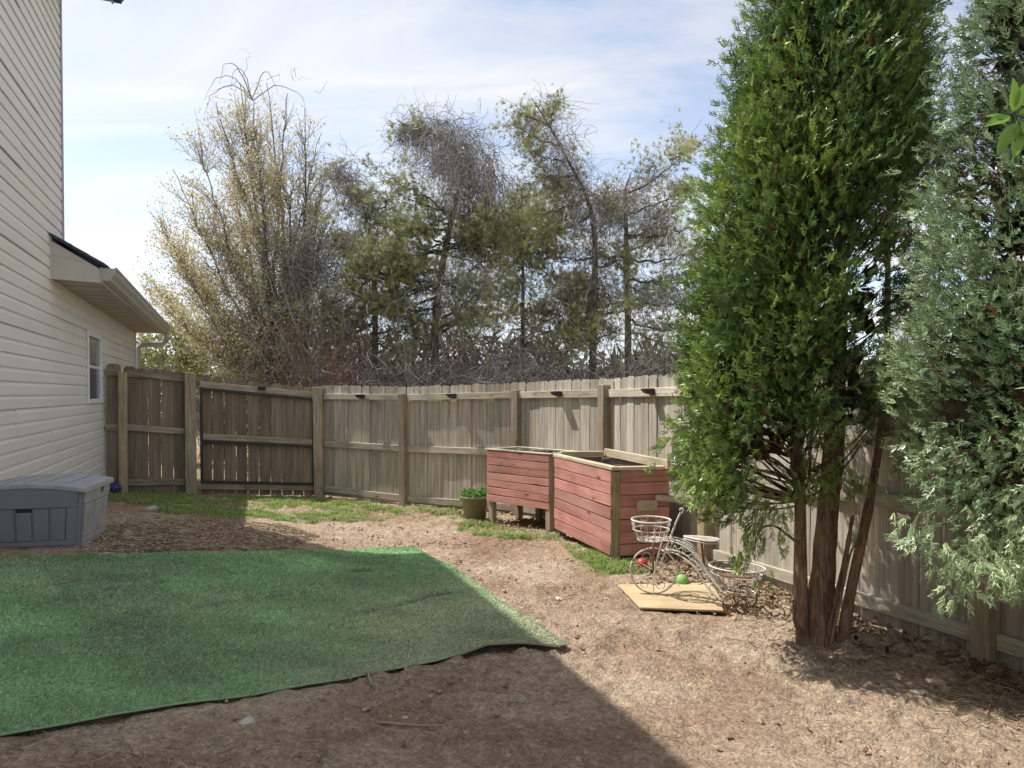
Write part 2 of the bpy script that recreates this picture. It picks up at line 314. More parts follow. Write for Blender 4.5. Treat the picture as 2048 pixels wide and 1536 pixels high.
def dirt():
    m, t, p = mat_new('bare_clay_dirt'); L = t.links.new; p.inputs['Roughness'].default_value = .97; p.inputs['Specular IOR Level'].default_value = .08
    tcn = N(t, 'ShaderNodeTexCoord')
    n1 = N(t, 'ShaderNodeTexNoise', inp={'Scale': .8, 'Detail': 5, 'Roughness': .6, 'Distortion': .4}); L(tcn.outputs['Object'], n1.inputs['Vector'])
    n2 = N(t, 'ShaderNodeTexNoise', inp={'Scale': 16, 'Detail': 8, 'Roughness': .72}); L(tcn.outputs['Object'], n2.inputs['Vector'])
    n3 = N(t, 'ShaderNodeTexNoise', inp={'Scale': 75, 'Detail': 5, 'Roughness': .75}); L(tcn.outputs['Object'], n3.inputs['Vector'])
    r1 = N(t, 'ShaderNodeValToRGB'); e = r1.color_ramp.elements; e[0].position = .34; e[1].position = .58; e[0].color = (.37, .25, .172, 1); e[1].color = (.57, .445, .33, 1); L(n1.outputs['Fac'], r1.inputs[0])
    mr = N(t, 'ShaderNodeMapRange', inp={1: .3, 2: .68, 3: .68, 4: 1.22}); L(n2.outputs['Fac'], mr.inputs[0])
    m3 = N(t, 'ShaderNodeMapRange', inp={1: .3, 2: .7, 3: .72, 4: 1.25}); L(n3.outputs['Fac'], m3.inputs[0])
    mu = N(t, 'ShaderNodeMath', operation='MULTIPLY'); L(mr.outputs[0], mu.inputs[0]); L(m3.outputs[0], mu.inputs[1])
    v1 = N(t, 'ShaderNodeTexVoronoi', inp={'Scale': 58, 'Randomness': 1.0}); v2 = N(t, 'ShaderNodeTexVoronoi', inp={'Scale': 135, 'Randomness': 1.0})
    wv = N(t, 'ShaderNodeTexNoise', inp={'Scale': 30, 'Detail': 3}); L(tcn.outputs['Object'], wv.inputs['Vector'])
    wm = N(t, 'ShaderNodeVectorMath', operation='MULTIPLY_ADD'); wm.inputs[1].default_value = (.03, .03, .03); L(wv.outputs['Color'], wm.inputs[0]); L(tcn.outputs['Object'], wm.inputs[2])
    L(wm.outputs[0], v1.inputs['Vector']); L(wm.outputs[0], v2.inputs['Vector'])
    s1 = N(t, 'ShaderNodeSeparateColor'); L(v1.outputs['Color'], s1.inputs[0]); s2 = N(t, 'ShaderNodeSeparateColor'); L(v2.outputs['Color'], s2.inputs[0])
    c1 = N(t, 'ShaderNodeMapRange', inp={1: 0, 2: 1, 3: .80, 4: 1.22}); L(s1.outputs[0], c1.inputs[0]); c2 = N(t, 'ShaderNodeMapRange', inp={1: 0, 2: 1, 3: .84, 4: 1.16}); L(s2.outputs[0], c2.inputs[0])
    cmul = N(t, 'ShaderNodeMath', operation='MULTIPLY'); L(c1.outputs[0], cmul.inputs[0]); L(c2.outputs[0], cmul.inputs[1])
    mu2 = N(t, 'ShaderNodeMath', operation='MULTIPLY'); L(mu.outputs[0], mu2.inputs[0]); L(cmul.outputs[0], mu2.inputs[1])
    vm = N(t, 'ShaderNodeVectorMath', operation='SCALE'); L(r1.outputs[0], vm.inputs[0]); L(mu2.outputs[0], vm.inputs['Scale'])
    hv = N(t, 'ShaderNodeMath', operation='MULTIPLY_ADD', inp={1: -.9}); L(v1.outputs['Distance'], hv.inputs[0]); L(s1.outputs[1], hv.inputs[2])
    hv2 = N(t, 'ShaderNodeMath', operation='MULTIPLY_ADD', inp={1: .45}); L(s2.outputs[1], hv2.inputs[0]); L(hv.outputs[0], hv2.inputs[2])
    # thin grassy cover where the attribute says so
    at = N(t, 'ShaderNodeAttribute', attribute_name='tint'); mx = N(t, 'ShaderNodeMix', data_type='RGBA')
    sp = N(t, 'ShaderNodeSeparateColor'); L(at.outputs['Color'], sp.inputs[0]); L(sp.outputs[1], mx.inputs[0]); L(vm.outputs[0], mx.inputs[6]); mx.inputs[7].default_value = (.19, .20, .085, 1)
    m4 = N(t, 'ShaderNodeMix', data_type='RGBA'); L(sp.outputs[0], m4.inputs[0]); L(mx.outputs[2], m4.inputs[6]); m4.inputs[7].default_value = (.30, .135, .06, 1)
    L(m4.outputs[2], p.inputs['Base Color'])
    ma = N(t, 'ShaderNodeMath', operation='MULTIPLY_ADD', inp={1: .4}); L(n3.outputs['Fac'], ma.inputs[0]); L(n2.outputs['Fac'], ma.inputs[2])
    ma2 = N(t, 'ShaderNodeMath', operation='MULTIPLY_ADD', inp={1: .30}); L(hv2.outputs[0], ma2.inputs[0]); L(ma.outputs[0], ma2.inputs[2])
    b = N(t, 'ShaderNodeBump', inp={'Strength': 1.0, 'Distance': .034}); L(ma2.outputs[0], b.inputs['Height']); L(b.outputs[0], p.inputs['Normal']); return m
M['dirt'] = dirt()

# ------------------------------------------------------------------ turf outline, grass patches (ground plan)
TB = np.array([G(u, v)[:2] for u, v in [(-40,1124),(0,1121),(120,1119),(260,1115),(400,1110),(520,1105),(640,1101),(760,1098),(826,1096)]])
TF = np.array([G(u, v)[:2] for u, v in [(-330,1560),(-150,1512),(0,1482),(150,1458),(330,1421),(500,1394),(640,1369),(780,1346),(880,1330),(975,1308),(1060,1302),(1137,1301)]])
TPOLY = np.vstack([TB, TF[::-1]])
GR = [([(205,983),(380,990),(640,997),(780,1012),(815,1028),(770,1042),(600,1047),(440,1040),(330,1030),(300,1015),(210,1000)], 1.0),
      ([(640,1000),(930,1018),(935,1040),(840,1034),(760,1030)], .5),
      ([(930,1040),(1090,1068),(1105,1078),(1000,1082),(910,1062)], .55),
      ([(1105,1075),(1160,1090),(1230,1124),(1330,1125),(1320,1150),(1220,1150),(1150,1118)], .8)]
GRP = [(np.array([G(u, v)[:2] for u, v in p]), w) for p, w in GR]
def grassy(x, y):
    g = np.zeros(np.shape(x))
    for p, w in GRP: g = np.maximum(g, inpoly(x, y, p)*w)
    return g
# ------------------------------------------------------------------ ground
def make_ground():
    xs = np.concatenate([[-300,-120,-60,-30,-18,-12,-9,-7.5], np.arange(-6.6, 3.6, .029), [4,4.6,5.4,6.5,8,11,16,25,50,110,300]])
    ys = np.concatenate([[-60,-25,-12,-6,-3,-1,0,.6], np.arange(1.0, 4.2, .02), np.arange(4.2, 11.4, .035), [11.6,12,12.6,13.4,14.5,16,19,24,32,45,70,120,300,700]])
    X, Y = np.meshgrid(xs, ys); Z = T(X, Y)
    near = (X > -6.7) & (X < 3.7) & (Y > .9) & (Y < 11.5)
    rel = (fbm(X*2.2, Y*2.2, 3, 3)-.44)*.055 + (fbm(X*9, Y*9, 4, 11)-.46)*.05
    cl = fbm(X*17, Y*17, 3, 31); pa = fbm(X*1.3, Y*1.3, 2, 51)
    rel += np.clip(cl-.46, 0, 1)*.22*np.clip((pa-.3)*3, .15, 1)
    rel -= np.clip(.33-cl, 0, 1)*.06
    bpm = np.array([G(u, v)[:2] for u, v in [(1225, 1170), (1272, 1232), (1470, 1238), (1440, 1164)]]); rel = np.where(inpoly(X, Y, bpm), np.minimum(rel, .002), rel)
    Z += near*rel*(~inpoly(X, Y, TPOLY))
    Z -= .02*inpoly(X, Y, TPOLY)
    g = grassy(X, Y)*np.clip((fbm(X*3, Y*3, 3, 71)-.25)*2.2, 0, 1)
    beyond = (Y > 10.7) | (Y > 9.0-1.2*(X-.07)) & (X > .07)
    g = np.maximum(g, beyond*.35)
    red = np.clip((fbm(X*1.7, Y*1.7, 3, 91)-.5)*4, 0, .7)*((X < -2.2) & (Y > 6.3))
    tint = np.stack([red.ravel(), g.ravel(), np.zeros(X.size)], 1)
    n = len(xs); idx = np.arange(X.size).reshape(X.shape)
    q = np.stack([idx[:-1,:-1], idx[:-1,1:], idx[1:,1:], idx[1:,:-1]], -1).reshape(-1, 4)
    o = link('ground', me_np('ground', np.stack([X.ravel(), Y.ravel(), Z.ravel()], 1), q, M['dirt'], True, tint)); tag(o, kind='structure')
make_ground()

# ------------------------------------------------------------------ house (local x = outwards, y = along the wall away from us)
HO = np.array([-5.7, 9.5]); HA = math.atan2(.379, .925)
hn = np.array([math.cos(HA), math.sin(HA)]); ht = np.array([-hn[1], hn[0]])
house = root('house', (HO[0], HO[1], 0), 'beige vinyl sided two-storey house with a low wing, left edge', 'house', rz=HA)
YC, YW = -2.37, 3.43
def hbox(name, x0, x1, y0, y1, z0, z1, mat, par=house, bev=.004): return box(name, x0, x1, y0, y1, z0, z1, M[mat], par, bev)
hbox('main_wall', -8, -.004, -16, YC, -.4, 5.9, 'trim'); hbox('wing_wall', -8, -.004, YC+.002, YW, -.4, 2.86, 'trim')
CR = .1143
prof = []                                           # two dutch laps per panel: (out, height)
for k in (0, 1):
    z = k*CR; prof += [(.004, z-.0), (.017, z+.0015), (.0165, z+.078), (.0125, z+.085), (.006, z+.099), (.004, z+CR-.002)]
prof = np.array(prof)
def panel_mesh():
    n = len(prof); V = []; 
    for y in (0, 1): V += [(a, y, z) for a, z in prof]
    q = [(i, i+1, n+i+1, n+i) for i in range(n-1)]
    m = bpy.data.meshes.new('siding_panel'); m.from_pydata(V+[(0, 0, 0), (0, 0, 2*CR), (0, 1, 0), (0, 1, 2*CR)], [], q); m.materials.append(M['vinyl'])
    bm = bmesh.new(); bm.from_mesh(m)
    bm.verts.ensure_lookup_table()
    bm.faces.new([bm.verts[2*n+1]]+[bm.verts[i] for i in range(n-1, -1, -1)]+[bm.verts[2*n]])
    bm.faces.new([bm.verts[2*n+2]]+[bm.verts[n+i] for i in range(n)]+[bm.verts[2*n+3]])
    bmesh.ops.recalc_face_normals(bm, faces=bm.faces); bm.to_mesh(m); bm.free(); return m
PM = panel_mesh()
WY0, WY1, WZ0, WZ1 = -1.157, -.195, 1.501, 2.384
def course(y0, y1, z, k, par):
    off = [0, 1.25, 2.4, .6, 1.8, 3.0][k % 6]; y = y1; first = True
    cuts = []; yy = y1-off-.9
    while yy > y0+.3: cuts.append(yy); yy -= 3.66
    e = [y1]+cuts+[y0]
    for i in range(len(e)-1):
        o = link('siding_panel', PM, house, (.004*(i % 2)+rng.normal()*.0008, e[i+1]+(.004 if i+1 < len(e)-1 else 0), z+rng.normal()*.0006), None, (1, e[i]-e[i+1]-(.004 if i+1 < len(e)-1 else 0), 1))
z = .1; k = 0
while z < 5.75:
    top = min(z+2*CR, 5.9); ye = YW-.03 if top < 2.8 else YC-.03
    if top > WZ0 and z < WZ1-.01 and top < 2.8:
        course(WY1+.03, ye, z, k+3, house); course(-15.9, WY0-.03, z, k, house)
    else: course(-15.9, ye, z, k, house)
    z += 2*CR; k += 1
hbox('siding_band', -.003, .006, YC-.03, YW-.03, 2.60, 2.765, 'vinyl')
hbox('corner_trim', -.05, .026, YC-.045, YC+.012, 2.95, 5.87, 'corner_trim'); hbox('corner_trim', -.05, .026, YW-.045, YW+.012, -.2, 2.74, 'trim')
# window
wn = link('window', None, house, (0, 0, 0)); wn.empty_display_size = .05
def wbox(name, y0, y1, z0, z1, x0, x1, mat): return box(name, x0, x1, y0, y1, z0, z1, M[mat], wn, .004)
wbox('frame_jamb', WY0, WY0+.055, WZ0, WZ1, -.02, .035, 'white'); wbox('frame_jamb', WY1-.055, WY1, WZ0, WZ1, -.02, .035, 'white')
wbox('frame_head', WY0+.055, WY1-.055, WZ1-.06, WZ1, -.02, .034, 'white'); wbox('sill', WY0-.015, WY1+.015, WZ0-.028, WZ0+.03, -.02, .043, 'white')
wbox('meeting_rail', WY0+.055, WY1-.055, 1.925, 1.96, -.02, .012, 'white')
wbox('pane', WY0+.055, WY1-.055, 1.96, WZ1-.06, -.02, .002, 'glass'); wbox('pane', WY0+.055, WY1-.055, WZ0+.03, 1.925, -.02, .005, 'glass')
hbox('window_channel', -.003, .022, WY0-.032, WY0-.002, WZ0-.03, WZ1, 'trim'); hbox('window_channel', -.003, .022, WY1+.002, WY1+.032, WZ0-.03, WZ1, 'trim')
# low wing eave
Y0 = -2.95; Y1 = YW+.22; OV = .46
hbox('soffit', .001, OV-.02, Y0+.02, Y1-.02, 2.74, 2.755, 'soffit')
for k in range(18):
    yy = Y0+.1+k*.36
    if yy < Y1-.1: hbox('soffit_seam', .02, OV-.03, yy, yy+.012, 2.732, 2.7398, 'soffit', bev=.001)
hbox('fascia', OV-.02, OV, Y0, Y1, 2.72, 2.88, 'trim')
def prism(name, pts2, y0, y1, mat, par=house):      # outline in x,z extruded along y
    n = len(pts2); V = [(x, y0, z) for x, z in pts2]+[(x, y1, z) for x, z in pts2]
    fs = [tuple(range(n)), tuple(range(2*n-1, n-1, -1))]+[(i, n+i, n+(i+1) % n, (i+1) % n) for i in range(n)]
    bm = bmesh.new(); vs_ = [bm.verts.new(v) for v in V]
    for f in fs: bm.faces.new([vs_[i] for i in f])
    bmesh.ops.recalc_face_normals(bm, faces=bm.faces); return link(name, bm_mesh(name, bm, M[mat] if isinstance(mat, str) else mat), par)
prism('eave_return', [(.012, 2.735), (OV-.021, 2.722), (OV-.021, 2.86), (.012, 3.12)], Y0, Y0+.022, 'trim')
prism('return_seam', [(.02, 2.972), (.30, 2.925), (.30, 2.929), (.02, 2.976)], Y0-.003, Y0-.0005, 'soffit')
hbox('return_trim', .004, .03, Y0-.012, Y0+.004, 2.73, 3.16, 'trim')
RW = prism('wing_roof', [(OV+.06, 2.865), (OV+.06, 2.895), (-4.0, 2.895+.585*(4+OV)), (-4.0, 2.865+.585*(4+OV))], YC+.002, Y1+.03, 'shingle')
prism('roof_edge', [(OV+.055, 2.868), (OV+.055, 2.898), (.018, 2.898+.585*(OV+.03)), (.018, 2.868+.585*(OV+.03))], Y0-.03, YC+.001, 'shingle')
for k in range(3):
    xk = OV-.02-k*.14
    prism('shingle_course', [(xk+.05, 2.90+.585*(OV-xk)-.02), (xk+.05, 2.925+.585*(OV-xk)-.02), (xk-.12, 2.925+.585*(OV-xk)+.075), (xk-.12, 2.90+.585*(OV-xk)+.075)], Y0-.04, YC+.0, 'shingle')
hbox('roof_vent', -.03, .03, 2.55, 2.62, 3.05, 3.55, 'gutter')
gp = [(OV+.002, 2.745), (OV+.075, 2.745), (OV+.085, 2.775), (OV+.115, 2.81), (OV+.125, 2.865), (OV+.118, 2.872), (OV+.002, 2.872)]
gt = prism('gutter', gp, Y0-.01, Y1+.03, 'gutter')
prism('gutter_lip', [(OV+.114, 2.858), (OV+.132, 2.858), (OV+.132, 2.884), (OV+.114, 2.884)], Y0-.012, Y1+.032, 'gutter')
ds = MB(); pts = poly_s([(OV+.06, Y1-.05, 2.74), (OV+.055, Y1-.05, 2.63), (OV-.02, Y1-.06, 2.545), (.25, Y1-.08, 2.52), (.10, YW+.12, 2.50), (.05, YW+.09, 2.40), (.045, YW+.085, 1.6), (.045, YW+.085, .1)], 40)
ds.tube(pts, .045, 10); ds.build('downspout', M['gutter'], house)
for k in range(9): 
    pk = pts[4+k*2]; b = MB(); b.tube([pk-[.006, 0, 0], pk+[.006, 0, 0]], .049, 10); b.build('elbow_ridge', M['gutter'], house)
# upper eave
OU = .5
hbox('upper_soffit', .001, OU-.02, -15.98, YC+.04, 5.87, 5.885, 'soffit'); hbox('upper_fascia', OU-.02, OU, -16, YC+.06, 5.86, 6.03, 'trim')
prism('upper_gutter', [(x-OV+OU, z+3.135) for x, z in gp], -16, YC+.06, 'shingle')
prism('main_roof', [(OU+.06, 6.01), (OU+.06, 6.045), (-4, 6.045+.5*4.5), (-8.5, 6.045), (-8.5, 6.01), (-4, 6.01+.5*4.45)], -16.05, YC+.1, 'shingle')
prism('gable', [(-.01, 5.9), (-.01, 6.05), (-4, 8.2), (-8, 6.05), (-8, 5.9)], -16, YC, 'vinyl')

# ------------------------------------------------------------------ fences
def picket_mesh(name, w, th, mat):
    h = 1.0; e = .017; ex = .20*w
    pts = [(-w/2, 0), (w/2, 0), (w/2, h-e), (w/2-ex, h), (-w/2+ex, h), (-w/2, h-e)]
    bm = bmesh.new(); f = [bm.verts.new((x, -th/2, z)) for x, z in pts]; b = [bm.verts.new((x, th/2, z)) for x, z in pts]; n = 6
    bm.faces.new(f); bm.faces.new(b[::-1])
    for i in range(n): bm.faces.new((f[i], b[i], b[(i+1) % n], f[(i+1) % n]))
    bmesh.ops.recalc_face_normals(bm, faces=bm.faces); return bm_mesh(name, bm, mat)
PK = [picket_mesh('picket', 1.0, .017, M['picket']), picket_mesh('picket', 1.0, .017, M['picket_shade_brown'])]
def lerp(a, b, t): return a+(b-a)*t
def bay(par, org, A, B, n, zb, zt, gap=.004, rails=(), rail_th=.038, rail_h=.089, railmat='rail', inset=(.05, .05), tilt=.006, pk=0):
    """pickets and rails between plan points A and B; zb, zt pairs of heights; camera side is to the right-hand normal"""
    A = np.array(A, float); B = np.array(B, float); d = B-A; L = np.linalg.norm(d); u = d/L; nb = np.array([-u[1], u[0]])   # away from us
    w = L/n; ang = math.atan2(u[1], u[0])
    for i in range(n):
        t = (i+.5)/n; p = A+u*L*t+nb*(.03+rng.normal()*.0015)
        z0 = lerp(zb[0], zb[1], t); z1 = lerp(zt[0], zt[1], t)+rng.normal()*.006
        link('picket', PK[pk], par, (p[0]-org[0], p[1]-org[1], z0-org[2]), (rng.normal()*.004, rng.normal()*tilt, ang+rng.normal()*.012), ((w-gap*rng.uniform(.5, 1.6)), 1, z1-z0))
    for (ra, rb) in rails:
        a = A+u*inset[0]; b = B-u*inset[1]; fr = -nb*(.0005-.0)
        a3 = Vector((a[0]+fr[0]-org[0], a[1]+fr[1]-org[1], ra-org[2])); b3 = Vector((b[0]+fr[0]-org[0], b[1]+fr[1]-org[1], rb-org[2]))
        beam('rail', a3, b3, rail_th, rail_h, M[railmat], par)
def post(par, org, p, z0, z1, w, ang, mat='post', fwd=.03):
    u = np.array([math.cos(ang), math.sin(ang)]); nb = np.array([-u[1], u[0]]); q = np.array(p)-nb*fwd
    return link('post', bm_mesh('post', box_bm(-w/2, w/2, -w/2, w/2, 0, z1-z0, .006), M[mat]), par, (q[0]-org[0], q[1]-org[1], z0-org[2]), (rng.normal()*.006, rng.normal()*.006, ang))
FP = {0: np.array([-5.47, 9.594]), 1: np.array([-4.68, 9.918]), 2: np.array([-2.98, 10.6]), 3: np.array([-1.55, 9.9]), 4: np.array([.07, 9.0]), 5: np.array([1.075, 7.8]), 6: np.array([1.73, 6.0]), 7: np.array([2.6, 3.7]), 8: np.array([3.42, 1.55])}
FP2 = lambda t: HO+hn*t
an = HA
org = (-5.1, 9.75, .15)
lf = root('wooden_fence', org, 'short run of brown picket fence joining house wall to gate', 'fence')
bay(lf, org, FP2(.03), FP2(.215), 1, (.24, .24), (2.02, 2.01), rails=[(1.90, 1.89), (1.13, 1.12), (.36, .35)], inset=(.0, .0), pk=1, railmat='rail_shade_brown')
bay(lf, org, FP2(.24), FP2(1.04), 5, (.2, .16), (2.0, 1.91), rails=[(1.885, 1.815), (1.125, 1.05), (.345, .315)], inset=(.05, .0), gap=.008, pk=1, railmat='rail_shade_brown')
post(lf, org, FP2(.25), .1, 1.90, .105, an, 'post_new'); post(lf, org, FP2(1.115), .02, 1.905, .14, an)
org = (FP2(2.03)[0], FP2(2.03)[1], .05)
gate = root('fence_gate', org, 'sagging wooden picket gate held in a black metal frame', 'gate')
GA, GB = FP2(1.235), FP2(2.85)
bay(gate, org, GA, GB, 10, (.12, .01), (1.865, 1.69), gap=.012, rails=[(1.735, 1.575), (.972, .845), (.245, .135)], inset=(.005, .005), tilt=.004, pk=1, railmat='rail_shade_brown')
def gp3(t, z, f=.035):
    p = GA+(GB-GA)*t+np.array([hn[1], -hn[0]])*f; return Vector((p[0]-org[0], p[1]-org[1], z-org[2]))
for nm, a, b in [('frame_bar', gp3(0, 1.672), gp3(.995, 1.512)), ('frame_bar', gp3(.02, .905), gp3(.98, .782)), ('frame_bar', gp3(0, .315), gp3(.995, .20))]:
    beam(nm, a, b, .035, .036, M['dark_metal'], gate)
for t, z0, z1 in [(.012, .30, 1.69), (.99, .185, 1.53)]:
    p = gp3(t, z0, .034); link('frame_upright', bm_mesh('frame_upright', box_bm(-.019, .019, -.018, .018, 0, z1-z0, .003), M['dark_metal']), gate, p, (0, 0, an))
org = (0, 9.0, 0)
rf = root('privacy_fence', org, 'long weathered grey picket fence curving behind planters and trees', 'fence')
def ang2(i, j): d = FP[j]-FP[i]; return math.atan2(d[1], d[0])
post(rf, org, FP[2], -.15, 1.70, .14, (an+ang2(2, 3))/2)
bay(rf, org, FP[2], FP[3], 12, (.02, .0), (1.735, 1.70), rails=[(1.555, 1.545), (.825, .80), (.125, .075)], inset=(.08, .03))
post(rf, org, FP[3], -.2, 1.60, .11, ang2(2, 4))
bay(rf, org, FP[3], FP[4], 15, (.0, .02), (1.70, 1.745), rails=[(1.545, 1.58), (.80, .82), (.075, .09)], inset=(.05, .03))
post(rf, org, FP[4], -.2, 1.645, .105, ang2(3, 5))
bay(rf, org, FP[4], FP[5], 11, (.02, .06), (1.745, 1.775), rails=[(1.58, 1.60), (.82, .86), (.09, .14)], inset=(.05, .03))
post(rf, org, FP[5], -.2, 1.70, .115, ang2(4, 6))
bay(rf, org, FP[5], FP[6], 13, (.05, .09), (1.775, 1.80), rails=[(1.60, 1.625), (.86, .90), (.14, .20)], inset=(.05, .03))
post(rf, org, FP[6], -.2, 1.72, .105, ang2(5, 7), 'post_new')
bay(rf, org, FP[6], FP[7], 17, (.08, .10), (1.80, 1.82), rails=[(1.625, 1.64), (.90, .93), (.20, .265)], inset=(.05, .03))
post(rf, org, FP[7], -.2, 1.75, .10, ang2(6, 8))
bay(rf, org, FP[7], FP[8], 15, (.10, .14), (1.82, 1.83), rails=[(1.64, 1.66), (.93, .95), (.265, .28)], inset=(.05, .03))
post(rf, org, FP[8], -.2, 1.75, .10, ang2(7, 8))

# ------------------------------------------------------------------ solar fence lights
def solar_mesh():
    bm = bmesh.new()
    pts = [(-.055, 0, .0), (.055, 0, .0), (.055, 0, -.062), (-.055, 0, -.062), (-.062, -.105, -.004), (.062, -.105, -.004), (.045, -.07, -.045), (-.045, -.07, -.045)]
    v = [bm.verts.new(p) for p in pts]
    for f in [(0, 3, 2, 1), (0, 1, 5, 4), (3, 7, 6, 2), (4, 5, 6, 7), (0, 4, 7, 3), (1, 2, 6, 5)]: bm.faces.new([v[i] for i in f])
    bmesh.ops.recalc_face_normals(bm, faces=bm.faces); bmesh.ops.bevel(bm, geom=bm.edges[:], offset=.004, segments=1, affect='EDGES'); return bm_mesh('solar_light_housing', bm, M['black_plastic'])
SM = solar_mesh()
for (i, j, t, ra, rb, lab) in [(2, 3, .52, 1.555, 1.545, 'small black solar light on fence rail just right of gate'), (3, 4, .46, 1.545, 1.58, 'small black solar light on fence rail above potted plant'),
      (4, 5, .52, 1.58, 1.60, 'small black solar light on fence rail above left red planter'), (5, 6, .53, 1.60, 1.625, 'small black solar light on fence rail beside tall evergreen')]:
    d = FP[j]-FP[i]; u = d/np.linalg.norm(d); nb = np.array([-u[1], u[0]]); p = FP[i]+d*t-nb*.021; z = lerp(ra, rb, t)+.036
    r_ = root('solar_light', (p[0], p[1], z), lab, 'light', 'solar lights along the fence', math.atan2(u[1], u[0]))
    link('housing', SM, r_); box('panel', -.05, .05, -.095, -.01, .0015, .005, M['dark_metal'], r_, .001, (0, 0, 0), (R(2), 0, 0))
pg = GA+(GB-GA)*.525-np.array([-hn[1], hn[0]])*.021
gl = root('solar_light', (pg[0], pg[1], 1.70), 'small flat black solar light clipped on the gate top rail', 'light', 'solar lights along the fence', an)
link('housing', SM, gl, (0, 0, 0), None, (1, .5, .8)); box('panel', -.05, .05, -.05, -.006, .0015, .004, M['dark_metal'], gl, .001)

# ------------------------------------------------------------------ deck box
def deck_box():
    a = R(14); rr = np.array([math.cos(a), math.sin(a)]); bb = np.array([-rr[1], rr[0]])
    fr = np.array([-3.02, 4.75]); W_, D_, H_ = .66, .52, .43
    c = fr-rr*W_/2; rt = root('deck_box', (c[0], c[1], float(T(-3.05, 4.78))-.012), 'slate grey resin deck storage box against house wall', 'storage box', rz=a)
    tw, td = .035, .03
    def tp(x, y, z): s = z/H_; return (x+(tw*s if x > 0 else -tw*s), y+(-td*s if y < .01 else td*s), z)
    bm = bmesh.new(); x = W_/2
    lo = [bm.verts.new(p) for p in [(-x, 0, 0), (x, 0, 0), (x, D_, 0), (-x, D_, 0)]]; hi = [bm.verts.new(tp(*p)) for p in [(-x, 0, H_), (x, 0, H_), (x, D_, H_), (-x, D_, H_)]]
    bm.faces.new(lo[::-1]); bm.faces.new(hi)
    for i in range(4): bm.faces.new((lo[i], lo[(i+1) % 4], hi[(i+1) % 4], hi[i]))
    ve = [e for e in bm.edges if abs(e.verts[0].co.z-e.verts[1].co.z) > .1]
    bmesh.ops.bevel(bm, geom=ve, offset=.022, segments=3, affect='EDGES')
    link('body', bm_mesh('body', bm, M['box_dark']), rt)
    # front: raised border and slats standing on the sloped face
    def onfront(name, x0, x1, z0, z1, o0, o1, mat='box_dark'):
        bm = bmesh.new(); v = []
        for o in (o0, o1):
            for (xx, zz) in [(x0, z0), (x1, z0), (x1, z1), (x0, z1)]: v.append(bm.verts.new((xx*(1+tw*zz/H_/x), -td*zz/H_-o, zz)))
        for f in [(0, 1, 2, 3), (7, 6, 5, 4), (0, 4, 5, 1), (1, 5, 6, 2), (2, 6, 7, 3), (3, 7, 4, 0)]: bm.faces.new([v[i] for i in f])
        bmesh.ops.recalc_face_normals(bm, faces=bm.faces); bmesh.ops.bevel(bm, geom=bm.edges[:], offset=.003, segments=1, affect='EDGES')
        link(name, bm_mesh(name, bm, M[mat]), rt)
    onfront('base_band', -x+.02, x-.02, .012, .045, -.002, .012); onfront('lower_rail', -x+.03, x-.03, .05, .085, -.002, .014)
    onfront('upper_rail', -x+.03, x-.03, .315, H_-.008, -.002, .014); onfront('stile', -x+.03, -x+.085, .085, .315, -.002, .0135); onfront('stile', x-.085, x-.03, .085, .315, -.002, .0135)
    xs = np.linspace(-x+.085, x-.085, 6)
    for i in range(5):
        if i != 2: onfront('slat', xs[i]+.006, xs[i+1]-.006, .089, .311, -.002, .010)
    onfront('latch_slat', xs[2]+.007, xs[3]-.007, .089, .285, -.002, .014); onfront('latch_recess_shade', xs[2]+.004, xs[3]-.004, .288, .312, -.001, .004, 'dark_metal')  # dark strip stands in for the shade inside the latch recess
    # right side slats
    def onside(name, y0, y1, z0, z1, o0, o1, mat='box_side'):
        bm = bmesh.new(); v = []
        for o in (o0, o1):
            for (yy, zz) in [(y0, z0), (y1, z0), (y1, z1), (y0, z1)]: v.append(bm.verts.new((x+tw*zz/H_+o, yy+(yy-D_/2)*2*td/D_*zz/H_, zz)))
        for f in [(0, 1, 2, 3), (7, 6, 5, 4), (0, 4, 5, 1), (1, 5, 6, 2), (2, 6, 7, 3), (3, 7, 4, 0)]: bm.faces.new([v[i] for i in f])
        bmesh.ops.recalc_face_normals(bm, faces=bm.faces); bmesh.ops.bevel(bm, geom=bm.edges[:], offset=.002, segments=1, affect='EDGES'); link(name, bm_mesh(name, bm, M[mat]), rt)
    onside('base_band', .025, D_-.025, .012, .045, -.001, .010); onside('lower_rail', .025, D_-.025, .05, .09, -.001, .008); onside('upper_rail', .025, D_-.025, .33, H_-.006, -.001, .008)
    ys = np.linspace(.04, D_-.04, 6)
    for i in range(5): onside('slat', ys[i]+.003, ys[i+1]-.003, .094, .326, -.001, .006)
    onside('hand_hole', D_*.60, D_*.70, .37, .41, .004, .0095, 'dark_metal')  # dark block paints the shade of the hand hole, nothing is cut
    # domed lid in four boards, apron follows
    nx = 24; xl = x+tw+.02; y0, y1 = -td-.022, D_+td+.012
    def dome(xx): return H_+.012+.042*(1-(xx/xl)**2)
    V = []; 
    for i in range(nx+1):
        xx = -xl+2*xl*i/nx; zt = dome(xx)
        V += [(xx, y0, zt-.026), (xx, y0, zt), (xx, y0+.012, zt+.006), (xx, y1, zt+.006), (xx, y1, zt-.026)]
    q = [(5*i+j, 5*i+5+j, 5*i+6+j, 5*i+1+j) for i in range(nx) for j in range(4)]+[(5*i, 5*i+4, 5*i+9, 5*i+5) for i in range(nx)]
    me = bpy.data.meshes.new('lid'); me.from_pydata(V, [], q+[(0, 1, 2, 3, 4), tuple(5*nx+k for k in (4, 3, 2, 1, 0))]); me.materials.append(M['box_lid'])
    lid = link('lid', me, rt)
